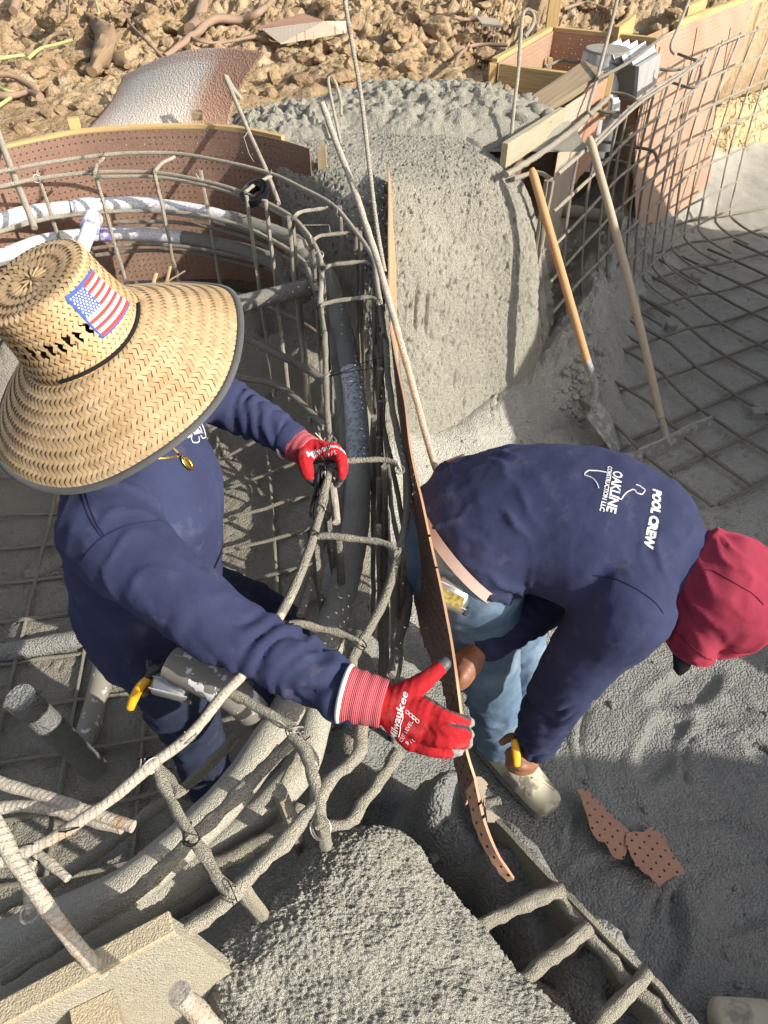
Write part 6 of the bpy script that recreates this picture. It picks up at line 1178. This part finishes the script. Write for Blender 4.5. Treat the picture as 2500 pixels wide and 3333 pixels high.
HB = bvh_of(hood); M['maroon_seam'] = m_cloth('maroon seam', (.12, .012, .022))
rib_on('hood_seam', HB, H3([(1130, 1035), (1200, 1040), (1300, 1095), (1420, 1165), (1540, 1240), (1620, 1320)]), .0011, M['maroon_seam'], hood); rib_on('hood_seam', HB, H3([(810, 1470), (900, 1560), (1000, 1650), (1100, 1730), (1190, 1780)]), .0013, M['maroon_seam'], hood)
q = [pt(*H3([x])[0], t_) for x, t_ in (((860, 1590), 1.44), ((960, 1680), 1.44), ((1045, 1785), 1.44))]; q2 = [pt(*H3([x])[0], t_) for x, t_ in (((875, 1850), 1.48), ((925, 1905), 1.48), ((1000, 1850), 1.47))]
strip('cap_bill', q, q2, M['cap_black'], p2, .006, 20, 8)
M['blue_plastic'] = m_plain('blue plastic', (.03, .13, .5), .35); rib_on('cap_trim', HB, H3([(735, 1510), (760, 1530), (790, 1555)]), .006, M['blue_plastic'], p2, -.002)
for leg, tv, lab in ((rl2, np.array([.115, -.15, 0]), 'r'), (ll2, np.array([.15, -.05, 0]), 'l')):
    a = np.array(leg[2]); z0 = fz(a)
    heel = np.array([a[0]-tv[0]*.25, a[1]-tv[1]*.25, z0+.04]); toe = np.array([a[0]+tv[0]*1.05, a[1]+tv[1]*1.05, z0+.036]); mid = (heel+toe)/2; mid[2] = z0+.052
    mb = MB(); limb(mb, [a+np.array([0, 0, .13]), a+np.array([0, 0, .0]), heel+np.array([0, 0, .02])], (.058, .054, .05)); limb(mb, [heel, mid, toe], [(.044, .04), (.053, .048), (.047, .040)], flat=(0, 0, 1)); bt = garment('boot', mb, .005, M['boot'], p2, 4); mb = MB(); dz = np.array([0, 0, .026]); limb(mb, [heel-dz, mid-dz*1.35, toe-dz], [(.047, .016), (.056, .016), (.050, .016)], flat=(0, 0, 1)); garment('sole', mb, .005, M['floor'], bt, 3)
    BB = bvh_of(bt)
    if lab == 'r':
        rib_on('boot_ridge', BB, F8([(640, 175), (690, 195), (730, 225)]), .0034, M['boot'], bt); rib_on('boot_ridge', BB, F8([(680, 130), (725, 165), (752, 205)]), .0034, M['boot'], bt)

# ------------------------------------------------------------------ carried tools
M['yellow_grip'] = m_plain('yellow rubber grip', (.72, .36, .015), .45); M['chrome'] = m_plain('scuffed chrome', (.36, .36, .36), .38, .5, .8, 50, .002, .2); M['yellow_label'] = m_plain('shade dimmed yellow label', (.20, .165, .04), .6, .3, 0, 0, 0, .6, 140); M['leather'] = m_plain('red brown leather', (.36, .10, .05), .6); M['tool_dark'] = m_plain('dark tool steel', (.05, .05, .052), .4, .5, .6)  # label yellow is darkened to stand in for shade at the hip
t = thing('pliers', 'pliers with long yellow handles hanging at the hip of the man in the hat', 'pliers', pt(*F5([(620, 850)])[0], 1.33))
mb = MB(); limb(mb, [pt(*F5([x])[0], 1.33) for x in ((645, 805), (605, 845), (580, 890), (563, 935))], (.0085, .0095, .0095, .008)); mb.build('grip', M['yellow_grip'], t)
mb = MB(); limb(mb, [pt(*F5([x])[0], 1.34) for x in ((655, 800), (640, 850), (620, 880))], (.006, .007, .006)); mb.build('grip', M['tool_dark'], t)
mb = MB(); limb(mb, [pt(*F5([x])[0], 1.33) for x in ((640, 805), (665, 775), (690, 755))], (.008, .013, .012)); limb(mb, [pt(*F5([x])[0], 1.33) for x in ((672, 780), (650, 755), (640, 728))], (.010, .009, .004)); mb.build('jaws', M['tool_dark'], t)
def tape(label, cpx, tt, ax_px, up_px, size, f):
    c = pt(*f([cpx])[0], tt); ex = pt(*f([ax_px])[0], tt)-c; ex /= np.linalg.norm(ex); ez = np.array(CAM-c); ez -= ex*ez.dot(ex); ez /= np.linalg.norm(ez)*1.; ey = np.cross(ez, ex)
    return c, np.stack([ex, ey, ez], 1)
def tape_measure(label, c, R, L, Wd, Hh, lab):
    t = thing('tape_measure', label, 'tape measure', c); mb = MB(); mb.box(c, (L, Wd, Hh), R, 0, .009); mb.build('case', M['chrome'], t)
    for k in (-.25, .25): mb = MB(); mb.box(c+R[:, 1]*Wd*k, (L*1.01, .0022, Hh*1.01), R, 0, .0); mb.build('case_rib', M['tape'], t, False)
    if lab: mb = MB(); mb.box(c+R[:, 2]*(Hh/2+.001)-R[:, 1]*Wd*.12, (L*.7, Wd*.42, .0016), R, 0, .0); mb.build('label_plate', M['yellow_label'], t, False)
    mb = MB(); mb.box(c+R[:, 0]*(L/2+.004)-R[:, 1]*Wd*.3, (.008, .02, .018), R, 0, .002); mb.build('hook_tab', M['tool_dark'], t, False); return t
c, R = tape('', (745, 845), 1.32, (825, 865), None, None, F5); tape_measure('chrome tape measure clipped at the hip of the man in the hat', c, R, .074, .044, .05, False)
c, R = tape('', (290, 710), 1.40, (345, 735), None, None, F6); tape_measure('worn tape measure with shade dimmed yellow label on the jeans of the bent worker', c, R, .075, .062, .036, True)
tg = thing('tool_holder', 'red brown leather holder with metal edge at the back pocket of the bent worker', 'tool holder', pt(*F6([(320, 165)])[0], 1.56))
c, R = tape('', (318, 168), 1.55, (350, 155), None, None, F6); mb = MB(); mb.box(c, (.042, .05, .012), R, 0, .003); mb.build('pouch', M['leather'], tg); mb = MB(); mb.box(c-R[:, 2]*.008, (.054, .056, .006), R, 0, .002); mb.build('metal_plate', M['chrome'], tg); mb = MB(); blob(mb, c+R[:, 2]*.008+R[:, 1]*.004, (.0035, .008, .002), R, 2); mb.build('slot', M['belt_pink'], tg)
t = thing('pliers', 'pliers with yellow handle gripped in the right hand of the bent worker', 'pliers', G8X((1045, 830), 1.63))
mb = MB(); limb(mb, [G8X(x, 1.622) for x in ((1035, 720), (1045, 780), (1055, 860), (1058, 940))], [(.0085, .006), (.0105, .007), (.0105, .007), (.0085, .006)]); mb.build('grip', M['yellow_grip'], t)
mb = MB(); limb(mb, [G8X(x, 1.64) for x in ((1038, 740), (1036, 715), (1034, 690))], (.005, .005, .004)); mb.build('jaws', M['tool_dark'], t)
t = thing('wire_bundle', 'bundle of black tie wires hanging from the far red glove', 'wire bundle', KX((690, 1000), 1.44))
for i in range(26):
    a, k = rnd(0, 1), rnd(.75, 1.05); q = [((700+60*(a-.5)), 790, 1.44), (690+130*(a-.5), 900, 1.43+rnd(-.01, .01)), (660+170*(a-.5), 1200, 1.44+rnd(-.02, .02)), (640+240*(a-.5)+rnd(-20, 20), 900+690*k, 1.45+rnd(-.03, .03))]
    mb = MB(); mb.tube(spline([KX((x, y), z) for x, y, z in q], 12), .0021, 5); mb.build('wire', M['wire'], t)
mb = MB(); mb.tube(spline([KX((x, y), z) for x, y, z in ((730, 790, 1.44), (760, 640, 1.42), (850, 400, 1.43), (940, 150, 1.45), (1000, -100, 1.47))], 20), .0012, 5); mb.build('wire', M['wire'], t)
# boot tip of a third worker at the bottom right corner
t = thing('work_boot', 'muddy boot toe of another worker at the bottom right corner', 'boot', pz(*F8([(1560, 1230)])[0], .05)); c = pz(*F8([(1560, 1215)])[0], .05)
mb = MB(); limb(mb, [c+np.array([-.06, .0, .0]), c+np.array([.06, -.02, .01]), c+np.array([.2, -.06, .03])], [(.045, .04), (.055, .05), (.05, .055)], flat=(0, 0, 1)); limb(mb, [c+np.array([.18, -.05, .02]), c+np.array([.2, -.06, .28])], (.06, .055)); bt = garment('boot_body', mb, .006, M['boot'], t)
